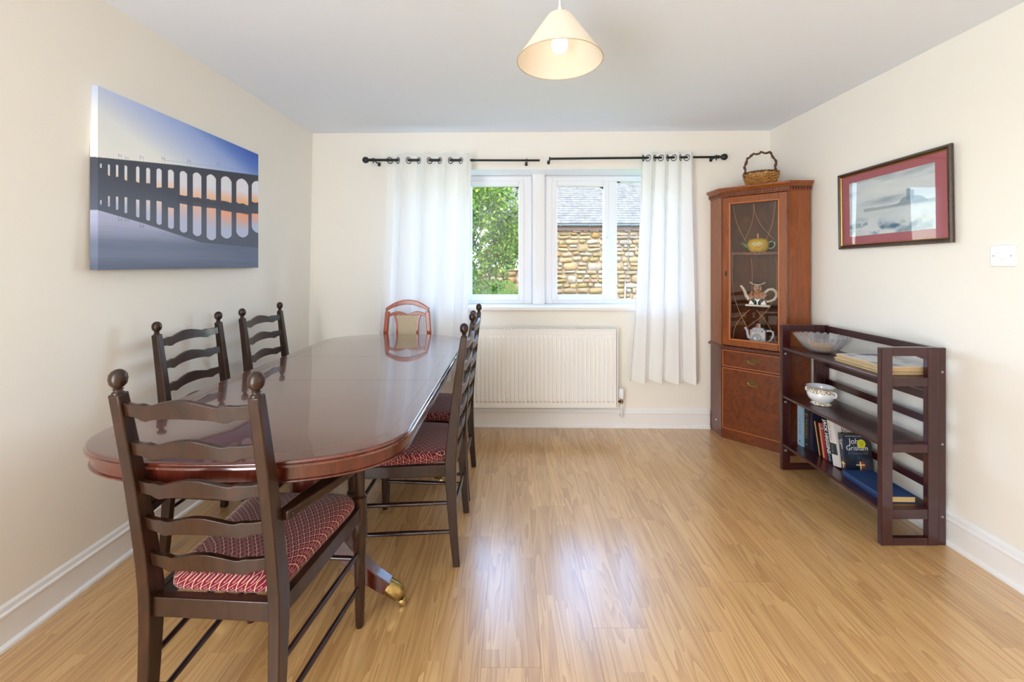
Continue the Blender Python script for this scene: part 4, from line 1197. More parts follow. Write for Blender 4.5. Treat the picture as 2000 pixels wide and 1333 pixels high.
for k in range(9):
    dx, dy = random.uniform(-.005, .005), random.uniform(-.005, .005)
    z = mz0+.0043*k
    if k == 8: dx, dy = .004, -.004
    o = build('placemat', MB().box(mx0+dx, my0+dy, z+.0019, mx0+dx+.200, my0+dy+.288, z+.0042), mt, None, origin=(mx0, my0, z), bevel=.0006)
    build('cork_back', MB().box(mx0+dx+.001, my0+dy+.001, z, mx0+dx+.199, my0+dy+.287, z+.0018), mk, o)
    tag(o, ('lowest cork-backed placemat of the stack, resting on the shelf board' if k == 0 else 'cork-backed placemat directly under the blue and white printed one' if k == 7 else 'plain cork-backed placemat in the middle of the stack') if k < 8 else 'blue and white printed placemat on top of the stack, on the bookshelf', 'placemat', 'stack of placemats on the bookshelf')
def mat_print(u, v):
    c = mixc((214, 218, 226), (244, 240, 232), fbm(u*3, v*4, 2))
    c = mixc(c, (74, 92, 138), (fbm(u*3+1, v*3.3+2, 12)-.46)*5)
    return mixc(c, (236, 232, 226), (np.maximum(np.abs(u-.5), np.abs(v-.5)) > .47)*1.0)
M['mat_print'] = printed('placemat_print', .3, .3)
p = panel('printed_face', (mx0+dx+.001, my0+dy+.001, z+.00425), (.198, 0, 0), (0, .286, 0), 70, 100, mat_print, M['mat_print'])
p.location = (-mx0, -my0, -z); p.parent = o
px_, py_, pz_ = 1.765, 2.385, .4565
pot = thing('china_pot', (px_, py_, pz_), 'small white china pot with gilt bands on the middle shelf of the bookshelf', 'pot')
build('bowl', MB().lathe([(.038, .014), (.046, .018), (.062, .036), (.068, .058), (.064, .078), (.060, .088), (.066, .096), (.071, .100), (.069, .1005), (.062, .095), (.057, .086), (.058, .060), (.050, .034), (.001, .024)], (px_, py_, pz_), 36), M['porcelain'], pot, smooth=True)
build('foot_ring', MB().lathe([(.044, 0), (.050, .002), (.047, .008), (.042, .016)], (px_, py_, pz_), 36), M['gilt_pattern'], pot, smooth=True)
build('gilt_band', MB().lathe([(.0665, .070), (.0640, .080), (.0612, .088), (.0665, .0955), (.0715, .0998)], (px_, py_, pz_), 36, False, False), M['gilt_pattern'], pot, smooth=True)
build('rim_line', MB().lathe([(.0705, .099), (.0722, .1002), (.0705, .1015), (.069, .1005)], (px_, py_, pz_), 36, False, False), M['gold'], pot, smooth=True)
for s in (-1, 1):
    ca2, sa2 = math.cos(math.radians(-66)), math.sin(math.radians(-66))
    H_ = [(.060, .080), (.074, .082), (.081, .074), (.080, .062), (.072, .055), (.062, .054)]
    build('handle', MB().tube([(px_+s*x*ca2, py_+s*x*sa2, pz_+z) for x, z in H_], [.005, .0055, .0055, .0055, .005, .005], 9), M['porcelain'], pot, smooth=True)
# ================================================================== CURTAINS AND POLES
YC = 3.115
def pole(name, xa, xb, za, zb, fin_left, label, thin_to=None):
    r = thing(name, ((xa+xb)/2, YC, za), label, 'curtain pole', 'black curtain poles over the window')
    BM = M['black_metal']
    s = lambda x: lerp(za, zb, (x-xa)/(xb-xa))
    if thin_to is None:
        build('rod', MB().tube([(xa, YC, za), (xb, YC, zb)], .0085, 14), BM, r, smooth=True)
    else:
        xm, = thin_to
        build('rod', MB().tube([(min(xa, xm), YC, s(min(xa, xm))), (max(xm, xa), YC, s(max(xm, xa)))], .0100, 14), BM, r, smooth=True)
        build('rod', MB().tube([(xm, YC, s(xm)), (xb, YC, zb)], .0080, 14), BM, r, smooth=True)
    xf, d = (xa, -1) if fin_left else (xb, 1)
    zf = za if fin_left else zb
    T = Matrix.Translation((xf, YC, zf)) @ Matrix.Rotation(d*PI/2, 4, 'Y')
    build('finial', MB(T).lathe([(.0115, -.045), (.0130, -.040), (.0115, -.036), (.0115, -.022), (.0135, -.018), (.0105, -.012), (.0075, -.006), (.010, 0), (.019, .008), (.0245, .022), (.0225, .036), (.012, .046), (.001, .048)], n=20), BM, r, smooth=True)
    return r, s
rL, sL = pole('curtain_pole', -1.068, .207, 2.033, 2.030, True, 'black curtain pole carrying the left curtain, ball finial at its left end', ( -.28,))
rR, sR = pole('curtain_pole', .276, 1.560, 2.042, 2.056, False, 'black curtain pole carrying the right curtain, ball finial at its right end')
def bracket(r, x, z):
    mb = MB().box(x-.005, YC+.008, z-.004, x+.005, by(x)-.001, z+.004).box(x-.010, by(x)-.006, z-.014, x+.010, by(x)-.001, z+.014).box(x-.003, YC-.003, z-.026, x+.003, YC+.003, z-.010)
    mb.tube([(x, YC+.012*math.cos(t), z+.012*math.sin(t)) for t in [2*PI*k/14 for k in range(14)]], .004, 6, closed=True)
    build('bracket', mb, M['black_metal'], r, bevel=.001)
bracket(rL, .11, sL(.11)); bracket(rL, -1.035, sL(-1.035)); bracket(rR, .282, sR(.282)); bracket(rR, 1.525, sR(1.525))

def curtain(name, xt, xb, ztop, zbot, waves, label, sfun, seed, amp=.046, gat=None):
    rs = random.Random(seed)
    nu, nv = waves*26, 44
    mb = MB(); r = None
    gat = gat or (lambda s: s)
    ph = [rs.uniform(-.5, .5) for _ in range(12)]
    P = []
    for j in range(nv+1):
        v = j/nv; z = lerp(ztop, zbot, v)
        a = amp*(1-.15*v)
        for i in range(nu+1):
            s = i/nu; g = gat(s)
            x = lerp(lerp(xt[0], xt[1], g), lerp(xb[0], xb[1], g), v**1.3)
            w = 2*PI*waves*s
            fold = math.sin(w+.35*v*math.sin(3*s+ph[0]*4))
            extra = .010*v*math.sin(2*w*.5+ph[1]*6+1.5*v)+.006*v*math.sin(w*2.3+ph[2]*6)
            x += .010*math.sin(2*w+ph[3])*(1-.4*v)+.006*v*math.sin(4*v+w*.5)
            zz = z+(.004*math.sin(w*1.0+1)+.006*math.sin(5*s))*v
            P.append((x, YC+a*fold+extra, zz))
    F = [(j*(nu+1)+i, j*(nu+1)+i+1, (j+1)*(nu+1)+i+1, (j+1)*(nu+1)+i) for j in range(nv) for i in range(nu)]
    o = build(name, MB().add(P, F), M['curtain'], None, smooth=True, ang=180, origin=(lerp(xt[0], xt[1], .5), YC, zbot))
    tag(o, label, 'curtain', 'white curtains at the window')
    for k in range(2*waves):
        s = (k+.0)/(2*waves)
        if k == 0: s = .015
        g = gat(s); x = lerp(xt[0], xt[1], g)+.010*math.sin(4*PI*waves*s+ph[3])
        i = min(nu-1, int(s*nu)); pr = (P[i+1][0]-P[i][0], P[i+1][1]-P[i][1])
        ang = math.atan2(pr[1], pr[0])
        zc = sfun(x)-.003
        T = Matrix.Translation((x, YC, zc)) @ Matrix.Rotation(ang, 4, 'Z') @ Matrix.Rotation(PI/2, 4, 'X')
        m_ = MB(T).tube([(.022*math.cos(t), .022*math.sin(t), 0) for t in [2*PI*q/24 for q in range(24)]], .0032, 6, closed=True)
        build('eyelet', m_, M['black_metal'], o, smooth=True)
    return o
curtain('curtain', (-.925, -.300), (-1.000, -.345), 2.075, .372, 4, 'white eyelet curtain hanging left of the window, behind the orange chair', sL, 4)
curtain('curtain', (.965, 1.350), (.880, 1.395), 2.085, .372, 4, 'white eyelet curtain hanging right of the window, beside the corner cabinet', sR, 9, amp=.042)

# ================================================================== RADIATOR
rd = thing('radiator', (.23, 3.16, .125), 'white convector radiator with vertical ribs under the window', 'radiator')
RX0, RX1, RZ0, RZ1, RY = -.330, .792, .172, .768, 3.110
mb = MB()
xs = []; n = 34; pitch = (RX1-RX0-.05)/n
prof_ = [(RX0+.012, 0)]
for k in range(n):
    c = RX0+.025+pitch*(k+.5)
    prof_ += [(c-.0105, 0), (c-.0078, .010), (c+.0078, .010), (c+.0105, 0)]
prof_ += [(RX1-.012, 0)]
zr = [(RZ0+.008, 0.0), (RZ0+.045, 0.0), (RZ0+.060, 1.0), (RZ1-.060, 1.0), (RZ1-.045, 0.0), (RZ1-.008, 0.0)]
loops = []
for z, a in zr: loops.append([(x, RY+.010-d*a, z) for x, d in prof_])
# ribs are pressed forward; close top and bottom to a back sheet
loops = [[(x, RY+.020, RZ0+.003) for x, d in prof_]]+loops+[[(x, RY+.020, RZ1-.003) for x, d in prof_]]
mb.loft(loops, False, False, closed=False)
build('front_panel', mb, M['radiator'], rd, smooth=True, ang=30)
build('rear_panel', MB().box(RX0+.004, 3.180, RZ0, RX1-.004, 3.192, RZ1-.012), M['radiator'], rd, bevel=.003)
for x in (RX0, RX1-.008):
    build('side_cover', MB().box(x, RY+.004, RZ0+.01, x+.008, 3.190, RZ1+.002), M['radiator'], rd, bevel=.003)
mb = MB().box(RX0+.008, RY+.006, RZ1-.006, RX1-.008, RY+.012, RZ1+.002).box(RX0+.008, 3.182, RZ1-.006, RX1-.008, 3.188, RZ1+.002)
k = 0
x = RX0+.012
while x < RX1-.014:
    mb.box(x, RY+.012, RZ1-.005, x+.006, 3.182, RZ1); x += .0135
tag(build('top_grille', mb, M['radiator'], rd), kind='stuff')
build('fin_core', MB().box(RX0+.012, RY+.022, RZ0+.03, RX1-.012, 3.176, RZ1-.03), M['rad_dark'], rd)
mb = MB(); 
for bxx in (-.1, .23, .56): mb.box(bxx, 3.192, .25, bxx+.03, by(bxx), .70)
build('wall_bracket', mb, M['radiator'], rd)
vx, vy = .822, 3.135
vl = build('valve', MB().lathe([(.007, .205), (.011, .212), (.011, .232), (.013, .236), (.013, .244)], (vx, vy, 0), 14), M['steel'], rd, smooth=True)
T = Matrix.Translation((vx, vy, .222)) @ Matrix.Rotation(-PI/2, 4, 'Y')
build('union_nut', MB(T).lathe([(.009, -.012), (.011, -.010), (.011, .010), (.007, .014), (.007, .034)], n=6), M['bronze'], vl)
build('valve_head', MB().lathe([(.014, .243), (.019, .250), (.0205, .275), (.0195, .300), (.016, .316), (.012, .320), (.001, .321)], (vx, vy, 0), 20), M['upvc'], vl, smooth=True)
build('pipe', MB().tube([(vx, vy, .206), (vx, vy, .12), (vx+.002, vy+.004, .105), (vx+.004, 3.195, .098)], .0065, 10), M['gloss_white'], vl, smooth=True)

# small box on the wall
sb = build('cable_box', MB().box(1.405, by(1.42)-.022, .896, 1.445, by(1.42)-.001, .934), M['upvc'], None, bevel=.003, origin=(1.425, by(1.42)-.01, .896))
tag(sb, 'tiny white plastic box on the wall behind the right curtain edge', 'wall box')

# ================================================================== LIGHT SWITCH
sy, sz_ = 1.680, 1.291
sxw = rx(sy, sz_)
sw = tag(build('light_switch', MB().box(sxw-.011, sy-.043, sz_-.043, sxw-.001, sy+.043, sz_+.043), M['switch'], None, bevel=.003, origin=(sxw, sy, sz_)), 'square white plastic light switch on the right wall', 'switch')
build('rocker', MB().loft([[(sxw-.011, sy-.009, sz_-.013), (sxw-.011, sy+.009, sz_-.013), (sxw-.011, sy+.009, sz_+.013), (sxw-.011, sy-.009, sz_+.013)],
                           [(sxw-.0165, sy-.0085, sz_-.012), (sxw-.0165, sy+.0085, sz_-.012), (sxw-.0125, sy+.0085, sz_+.012), (sxw-.0125, sy-.0085, sz_+.012)]]), M['switch'], sw, bevel=.001)
for d in (-.030, .030):
    T = Matrix.Translation((sxw-.0105, sy+d, sz_)) @ Matrix.Rotation(-PI/2, 4, 'Y')
    build('screw', MB(T).lathe([(.0034, 0), (.0034, .0012), (.002, .002)], n=10), M['steel'], sw)

# ================================================================== BRIDGE CANVAS
ARCH = [(0.012, 0.003, 0.582, 0.555, 0.381, 0.357), (0.043, 0.004, 0.588, 0.528, 0.41, 0.352), (0.077, 0.005, 0.597, 0.526, 0.416, 0.34), (0.114, 0.006, 0.606, 0.523, 0.42, 0.328), (0.169, 0.008, 0.618, 0.521, 0.418, 0.312), (0.219, 0.01, 0.626, 0.528, 0.427, 0.3), (0.275, 0.014, 0.641, 0.52, 0.431, 0.282), (0.339, 0.016, 0.653, 0.535, 0.402, 0.264), (0.413, 0.022, 0.667, 0.499, 0.463, 0.247), (0.499, 0.028, 0.684, 0.504, 0.47, 0.231), (0.597, 0.034, 0.7, 0.509, 0.469, 0.21), (0.712, 0.043, 0.72, 0.52, 0.448, 0.232), (0.849, 0.054, 0.741, 0.533, 0.452, 0.253), (0.996, 0.061, 0.762, 0.57, 0.477, 0.306)]
def viaduct(u, v):
    deck = np.interp(u, [0, .384, 1], [.612, .698, .815])
    refl = np.interp(u, [0, .194, .526, 1], [.325, .281, .187, .175])
    # sky
    sky = mixc((222, 226, 238), (198, 206, 234), (v-.62)*2.2)
    sky = mixc(sky, (96, 128, 200), ((u-.25)*.9+(v-.72)*1.5))
    sky = mixc(sky, (44, 82, 176), (u-.72)*1.5+(v-.86)*3.2)
    # water
    wat = mixc((98, 108, 132), (172, 176, 206), np.clip((v-.02)*3.4, 0, 1)*(1-np.clip((u-.30)*1.9, 0, 1)))
    wat = mixc(wat, (92, 104, 128), np.exp(-((v-.14-.03*u)/.05)**2)*.55)
    wat = mixc(wat, (84, 90, 112), np.clip((.07-v)*8, 0, 1))
    wat = wat+(fbm(u*8, v*90, 4)-.5)[..., None]*10
    col_ = np.where((v > deck)[..., None], sky, wat)
    # stonework and its reflection
    st = mixc((54, 57, 70), (88, 94, 110), (1-u)*.45+(deck-v)*.5)
    st = mixc(st, (86, 94, 112), np.clip((.55-v)*5, 0, 1)*(1-.3*u))
    mask = (v <= deck) & (v >= refl)
    col_ = np.where(mask[..., None], st, col_)
    edge = np.clip(1-np.abs(v-refl)/.012, 0, 1)
    # arches
    for uc, hw, t, b_, rt0, rb0 in ARCH:
        x = (u-uc)/hw
        rad = hw*1.25 if uc < .3 else hw*1.0
        hgt = t-rad*.9
        inside = (np.abs(x) < 1) & (v > b_+.004*np.sin(u*90)) & (v < hgt+rad*.9*np.clip(1-np.abs(x)**(1.25+.6*uc), 0, 1)**(.62))
        k = np.clip((v-b_)/(t-b_), 0, 1)
        warm = np.clip((uc-.15)*1.5, 0, 1)
        c = mixc(mixc((236, 168, 120), (226, 190, 160), np.full_like(u, 1-warm)), (214, 214, 232), k*2.0)
        c = mixc(c, (206, 214, 226), np.full_like(u, .35*(1-warm)))
        col_ = np.where(inside[..., None], c, col_)
        hb = rb0+rad*.9
        ins = (np.abs(x) < 1) & (v < rt0) & (v > hb-rad*.9*np.sqrt(np.clip(1-np.abs(x)**1.7, 0, 1)))
        k = np.clip((rt0-v)/(rt0-rb0), 0, 1)
        c = mixc(mixc((236, 150, 112), (214, 206, 210), np.full_like(u, 1-warm)), (176, 184, 210), k*1.5)
        col_ = np.where(ins[..., None], c, col_)
    # far shore
    shore = np.interp(u, [0, .4, .55, .70, .80, .90, 1.0], [.50, .50, .505, .525, .515, .53, .545])
    col_ = np.where(((v < shore) & (v > shore-.05-.02*u) & (u > .38))[..., None], mixc(col_, (66, 70, 86), np.full_like(u, .9)), col_)
    # railway gantries on the deck
    for gu, gt in ((.082, .665), (.112, .661), (.179, .690), (.289, .723), (.437, .760), (.636, .808), (.915, .864)):
        w = .012+.018*gu; d0 = np.interp(gu, [0, .384, 1], [.612, .698, .815])
        lw = .0008+.0010*gu
        g = ((np.abs(u-gu) < lw) | (np.abs(u-gu-w) < lw)) & (v > d0) & (v < gt)
        g |= (np.abs(v-(gt-.012)) < .0018) & (u > gu) & (u < gu+w)
        g |= (np.abs(v-(gt-.004-(u-gu)*.8)) < .0018) & (u > gu) & (u < gu+w)
        col_ = np.where(g[..., None], mixc(col_, (120, 122, 142), np.full_like(u, .35+.4*gu)), col_)
        r0 = np.interp(gu, [0, .194, .526, 1], [.325, .281, .187, .175]); gr = r0-(gt-d0)*.9
        if gu < .35:
            g = ((np.abs(u-gu) < lw) | (np.abs(u-gu-w) < lw)) & (v < r0) & (v > gr)
            g |= (np.abs(v-(gr+.010)) < .0018) & (u > gu) & (u < gu+w)
            col_ = np.where(g[..., None], (120, 124, 146), col_)
    wire = (np.abs(v-(deck+.018+.012*u)) < .0012) & (u > .3)
    col_ = np.where(wire[..., None], mixc(col_, (120, 130, 160), np.full_like(u, .5)), col_)
    return np.clip(col_*1.13+4, 0, 255)
M['canvas_print'] = printed('canvas_print', .55, 0, .3)
CXF = -1.570; CY0, CY1, CZ0, CZ1 = 1.582, 2.582, 1.235, 1.935
cv = thing('canvas_picture', (CXF-.015, (CY0+CY1)/2, CZ0), 'blue canvas print of an arched railway viaduct at dusk on the left wall', 'picture')
build('stretcher_frame', MB().box(CXF-.030, CY0+.001, CZ0+.001, CXF-.001, CY1-.001, CZ1-.001), plain('canvas_back', (180, 176, 168), .8), cv)
panel('printed_canvas', (CXF, CY0, CZ0), (0, CY1-CY0, 0), (0, 0, CZ1-CZ0), 520, 380, viaduct, M['canvas_print'], cv)
def edge_l(u, v): return viaduct(np.zeros_like(u)+.002*(1-u), v)*.92
panel('printed_edge', (CXF-.030, CY0, CZ0), (.030, 0, 0), (0, 0, CZ1-CZ0), 4, 300, edge_l, M['canvas_print'], cv)
panel('printed_edge', (CXF-.030, CY0, CZ1), (.030, 0, 0), (0, CY1-CY0, 0), 3, 200, lambda u, v: viaduct(v, np.full_like(u, .99)), M['canvas_print'], cv)
panel('printed_edge', (CXF-.030, CY0, CZ0), (.030, 0, 0), (0, CY1-CY0, 0), 3, 200, lambda u, v: viaduct(v, np.full_like(u, .01)), M['canvas_print'], cv)

# ================================================================== FRAMED WATERCOLOUR
fr = thing('framed_picture', (1.965, 2.178, 1.345), 'framed misty blue watercolour with a red mount on the right wall', 'picture')
FX = 1.955
F0, F1, FZ0, FZ1 = 1.860, 2.508, 1.349, 1.794
DW = wood('dark_frame_wood', (44, 28, 22), (74, 48, 34), .3, .4, (3, 3, 30))
T = Matrix.Translation((1.965, 2.178, 1.57)) @ Matrix.Rotation(math.radians(-.9), 4, 'X') @ Matrix.Translation((-1.965, -2.178, -1.57))
def bars(x0, x1, y0, y1, z0, z1, w):
    mb = MB(T)
    prof = [(0, x1), (0, x0+.006), (w*.25, x0), (w*.6, x0+.002), (w, x0+.010), (w, x1)]
    loops = []
    for d, x in prof:
        loops.append([(x, y0+d, z0+d), (x, y1-d, z0+d), (x, y1-d, z1-d), (x, y0+d, z1-d)])
    loops.append(loops[0])
    mb.loft(loops, False, False)
    return mb
build('frame', bars(FX, FX+.017, F0, F1, FZ0, FZ1, .020), DW, fr, bevel=.0006)
build('gilt_slip', bars(FX+.007, FX+.014, F0+.019, F1-.019, FZ0+.019, FZ1-.019, .0055), M['gold'], fr)
mount = plain('red_mount', (168, 92, 100), .8)
build('mount', MB(T).box(FX+.014, F0+.022, FZ0+.022, FX+.016, F1-.022, FZ1-.022), mount, fr)
def misty(u, v):
    c = mixc((196, 206, 212), (222, 226, 226), fbm(u*2.2, v*5, 7)*1.6-.3)
    c = mixc(c, (150, 164, 176), (fbm(u*2+4, v*7+2, 21)-.50)*3*(v > .5))
    # distant castle on a crag; u runs towards the window
    cu = 1-u
    crag = .46+.11*np.exp(-((cu-.76)/.13)**4)+.05*(fbm(cu*16, v*0, 3)-.5)
    c = mixc(c, (122, 142, 156), ((v < crag) & (v > .44) & (cu > .45) & (cu < .93))*.75)
    c = mixc(c, (118, 138, 152), ((np.abs(cu-.75) < .040) & (v > .5) & (v < .69-.03*(cu > .76)))*.75)
    c = mixc(c, (132, 150, 164), ((v < .47+.02*(fbm(cu*14, v*0+3, 5)-.3)) & (v > .41) & (cu > .2))*.6)
    c = mixc(c, (206, 212, 210), (np.abs(v-.40) < .022)*.8)
    d = fbm(u*9, v*8, 31)
    c = mixc(c, (78, 112, 138), (d-.40)*4*np.exp(-((v-.12-.05*np.sin(cu*9))/.12)**2))
    c = mixc(c, (214, 206, 192), (fbm(u*12, v*14, 8)-.55)*5*np.exp(-((v-.10)/.10)**2))
    return c
M['watercolour'] = printed('watercolour_print', .7)
pr = panel('watercolour', T @ Vector((FX+.0135, F0+.080, FZ0+.070)), T.to_3x3() @ Vector((0, F1-F0-.155, 0)), T.to_3x3() @ Vector((0, 0, FZ1-FZ0-.135)), 200, 140, misty, M['watercolour'], fr)
build('pane', MB(T).box(FX+.0095, F0+.0245, FZ0+.0245, FX+.0105, F1-.0245, FZ1-.0245), M['pic_glass'], fr)

# ================================================================== PENDANT LAMP
lx_, ly_ = .160, 1.400
lp = thing('pendant_lamp', (lx_, ly_, 1.94), 'cream cone-shaped pendant lampshade with a lit round bulb hanging from the ceiling', 'lamp')
build('lamp_shade', MB().lathe([(.143, 1.940), (.045, 2.083), (.040, 2.0895), (.030, 2.095), (.024, 2.0965), (.024, 2.0945), (.030, 2.093), (.039, 2.087), (.1405, 1.940)], (lx_, ly_, 0), 64, False, False), M['shade'], lp, smooth=True, ang=50)
build('rim_wire', MB().tube([(lx_+.1425*math.cos(a), ly_+.1425*math.sin(a), 1.940) for a in [2*PI*k/64 for k in range(64)]], .0014, 6, closed=True), plain('rim_trim', (196, 172, 136), .6), lp, smooth=True)
build('cap', MB().lathe([(.0245, 2.0963), (.012, 2.098), (.006, 2.100), (.005, 2.106)], (lx_, ly_, 0), 24, False, True), M['shade'], lp, smooth=True)
build('lamp_holder', MB().lathe([(.014, 2.022), (.018, 2.030), (.018, 2.075), (.012, 2.085), (.006, 2.12)], (lx_, ly_, 0), 16), M['upvc'], lp, smooth=True)
build('bulb', MB().lathe([(.001, 1.965), (.012, 1.968), (.022, 1.976), (.028, 1.992), (.027, 2.004), (.020, 2.016), (.013, 2.026)], (lx_, ly_, 0), 24), M['bulb'], lp, smooth=True)
build('cord', MB().tube([(lx_, ly_, 2.12), (lx_, ly_, 2.26)], .003, 8), M['upvc'], lp, smooth=True)
build('ceiling_rose', MB().lathe([(.006, 2.245), (.028, 2.256), (.040, 2.270), (.042, 2.2785)], (lx_, ly_, 0), 24), M['upvc'], lp, smooth=True)
# ================================================================== OUTSIDE
def ground_z(x, y):
    return -.15+.86*sstep((.62-x)/.7)*sstep((y-5.0)/5.5)
mb = MB(); gxn, gyn = 40, 36
P = []
for j in range(gyn+1):
    for i in range(gxn+1):
        x = -14+30*i/gxn if not (10 <= i <= 30) else lerp(-6, 8, (i-10)/20)
        y = 3.66+(22*j/gyn)
        P.append((x, y, ground_z(x, y)))
F = [(j*(gxn+1)+i, j*(gxn+1)+i+1, (j+1)*(gxn+1)+i+1, (j+1)*(gxn+1)+i) for j in range(gyn) for i in range(gxn)]
tag(build('lawn', MB().add(P, F), M['grass'], smooth=True, ang=180), kind='structure')
rs = random.Random(11)
mb = MB()
for k in range(5200):
    x = rs.uniform(-1.9, .55); y = rs.uniform(6.0, 12.2)
    z = ground_z(x, y)-.01; h = rs.uniform(.05, .16); a = rs.uniform(0, 2*PI); w = .006
    lean = rs.uniform(-.05, .05); l2 = rs.uniform(-.05, .05)
    mb.add([(x-w*math.cos(a), y-w*math.sin(a), z), (x+w*math.cos(a), y+w*math.sin(a), z), (x+lean, y+l2, z+h)], [(0, 1, 2)])
tag(build('grass', mb, M['grass']), 'pale green grass on the bank outside the window', 'grass', kind='stuff')

# stone barn with a slate roof
BX0, BX1, BY = .62, 7.0, 11.0
barn = thing('stone_barn', (3.5, BY+2, -.15), 'sandstone outbuilding with a slate roof seen through the right window', 'building')
build('wall', MB().box(BX0, BY+.03, -.4, BX1, BY+6, 2.24), M['mortar'], barn)
# eight stone shapes shared by all the stones
protos = []
rs = random.Random(5)
for k in range(10):
    n = 9; base = []
    for i in range(n):
        a = 2*PI*i/n
        c, s_ = math.cos(a), math.sin(a); ex = .55
        rj = 1+rs.uniform(-.09, .07)
        base.append((.5*math.copysign(abs(c)**ex, c)*rj, .5*math.copysign(abs(s_)**ex, s_)*rj))
    dep = rs.uniform(.8, 1.2)
    loops = [[(x, .03, z) for x, z in base], [(x*.99, -.018*dep, z*.99) for x, z in base], [(x*.86+rs.uniform(-.02, .02), -.034*dep+rs.uniform(-.006, .006), z*.84+rs.uniform(-.02, .02)) for x, z in base]]
    m_ = MB(); m_.loft(loops, False, True)
    o = build('stone', m_, M['stone'], smooth=True, ang=50); protos.append(o.data); bpy.data.objects.remove(o)
joined = MB(); count = 0
z = -.10
rows = []
while z < 2.13:
    h = rs.choice([.11, .13, .15, .17, .19, .22]); h = min(h, 2.15-z)
    if h < .05: break
    x = BX0+rs.uniform(-.1, .05)
    while x < BX1-.05:
        w = min(rs.uniform(.14, .38), BX1-x)
        if w < .06: break
        cx_, cz_ = x+w/2, z+h/2+rs.uniform(-.022, .022)
        hh = h*rs.uniform(.80, 1.14)
        split = (h > .15 and rs.random() < .42)
        pieces = [(cx_, cz_, w-.018, hh-.012)] if not split else [(cx_, z+h*.27, w-.018, h*.46), (cx_, z+h*.76, (w-.018)*rs.uniform(.8, 1), h*.44)]
        for (a, b_, c, d) in pieces:
            me = protos[rs.randrange(10)]
            vis = .9 < a < 3.75 and b_ > .15
            if vis and count < 290:
                o = bpy.data.objects.new('stone', me); COL.objects.link(o); o.parent = barn
                o.location = Vector((a, BY, b_))-barn.location; o.scale = (c*(1 if rs.random() < .5 else -1), 1, d)
                o.rotation_euler = (0, rs.uniform(-.09, .09), 0)
                count += 1
            else:
                joined.add([(a+v.co.x*c, BY+v.co.y, b_+v.co.z*d) for v in me.vertices], [tuple(p.vertices) for p in me.polygons])
        x += w
    z += h
tag(build('rubble', joined, M['stone'], barn, smooth=True, ang=50), kind='stuff')
# roof
build('roof_deck', MB().loft([[(BX0-.1, BY-.10, 2.26), (BX1, BY-.10, 2.26), (BX1, BY-.10, 2.30), (BX0-.1, BY-.10, 2.30)], [(BX0-.1, BY+4.4, 5.74), (BX1, BY+4.4, 5.74), (BX1, BY+4.4, 5.78), (BX0-.1, BY+4.4, 5.78)]]), M['slate'], barn)
mb = MB(); row = 0; s = 0.0
sl = math.hypot(4.5, 3.48); cu_, su_ = 4.5/sl, 3.48/sl
def slates(mb, x0, x1, y0, z0, rowsn, pitch=.125, wd=.26):
    for r_ in range(rowsn):
        a = r_*pitch; off_ = (r_ % 2)*wd/2; x = x0+off_-wd
        while x < x1:
            xa, xb = max(x, x0), min(x+wd-.006, x1)
            if xb-xa > .02:
                j = rs.uniform(0, .006)
                y_, z_ = y0+a*cu_, z0+a*su_
                ny, nz = -su_, cu_
                L_ = pitch*1.25
                t_ = .012+j
                A = [(xa, y_+ny*.006, z_+nz*.006), (xb, y_+ny*.006, z_+nz*.006), (xb, y_+ny*(.006+t_), z_+nz*(.006+t_)), (xa, y_+ny*(.006+t_), z_+nz*(.006+t_))]
                B2 = [(p[0], p[1]+L_*cu_, p[2]+L_*su_) for p in A]
                B2 = [B2[0], B2[1], (B2[2][0], B2[2][1]-ny*t_*.8, B2[2][2]-nz*t_*.8), (B2[3][0], B2[3][1]-ny*t_*.8, B2[3][2]-nz*t_*.8)]
                mb.loft([A, B2], True, False)
            x += wd
slates(mb, BX0-.12, 5.6, BY-.14, 2.30, 36)
tag(build('roof_slate', mb, M['slate'], barn), kind='stuff')
# gutter, brackets, fascia
gut = build('gutter', MB().loft([[(x, BY-.15+.055*math.cos(a), 2.285+.055*math.sin(a)) for a in [PI+PI*k/10 for k in range(11)]]+[(x, BY-.15+.048*math.cos(a), 2.287+.048*math.sin(a)) for a in [2*PI-PI*k/10 for k in range(11)]] for x in (BX0-.1, BX1)]), plain('grey_gutter', (76, 86, 95), .35, coat=.3), barn, smooth=True)
for x in (1.25, 2.02, 2.35, 3.1, 3.9):
    build('gutter_bracket', MB().box(x-.02, BY-.21, 2.225, x+.02, BY-.04, 2.29), M['black_metal'], gut)
build('fascia', MB().box(BX0, BY-.05, 2.13, BX1, BY+.03, 2.25), plain('dark_fascia', (78, 52, 50), .7), barn)
build('cable', MB().tube([(3.06, BY-.05, 2.12), (3.06, BY-.055, 1.5), (3.00, BY-.055, .95), (2.97, BY-.055, .78)], .008, 6), M['slate'], barn, smooth=True)
build('conduit', MB().tube([(2.97, BY-.06, .60), (2.95, BY-.06, .22)], .024, 10), plain('cream_conduit', (104, 95, 76), .5), barn, smooth=True)
build('conduit_cap', MB().lathe([(.030, .58), (.030, .62), (.016, .70), (.008, .78)], (2.97, BY-.06, 0), 10), plain('grey_cap', (110, 112, 110), .5), barn, smooth=True)

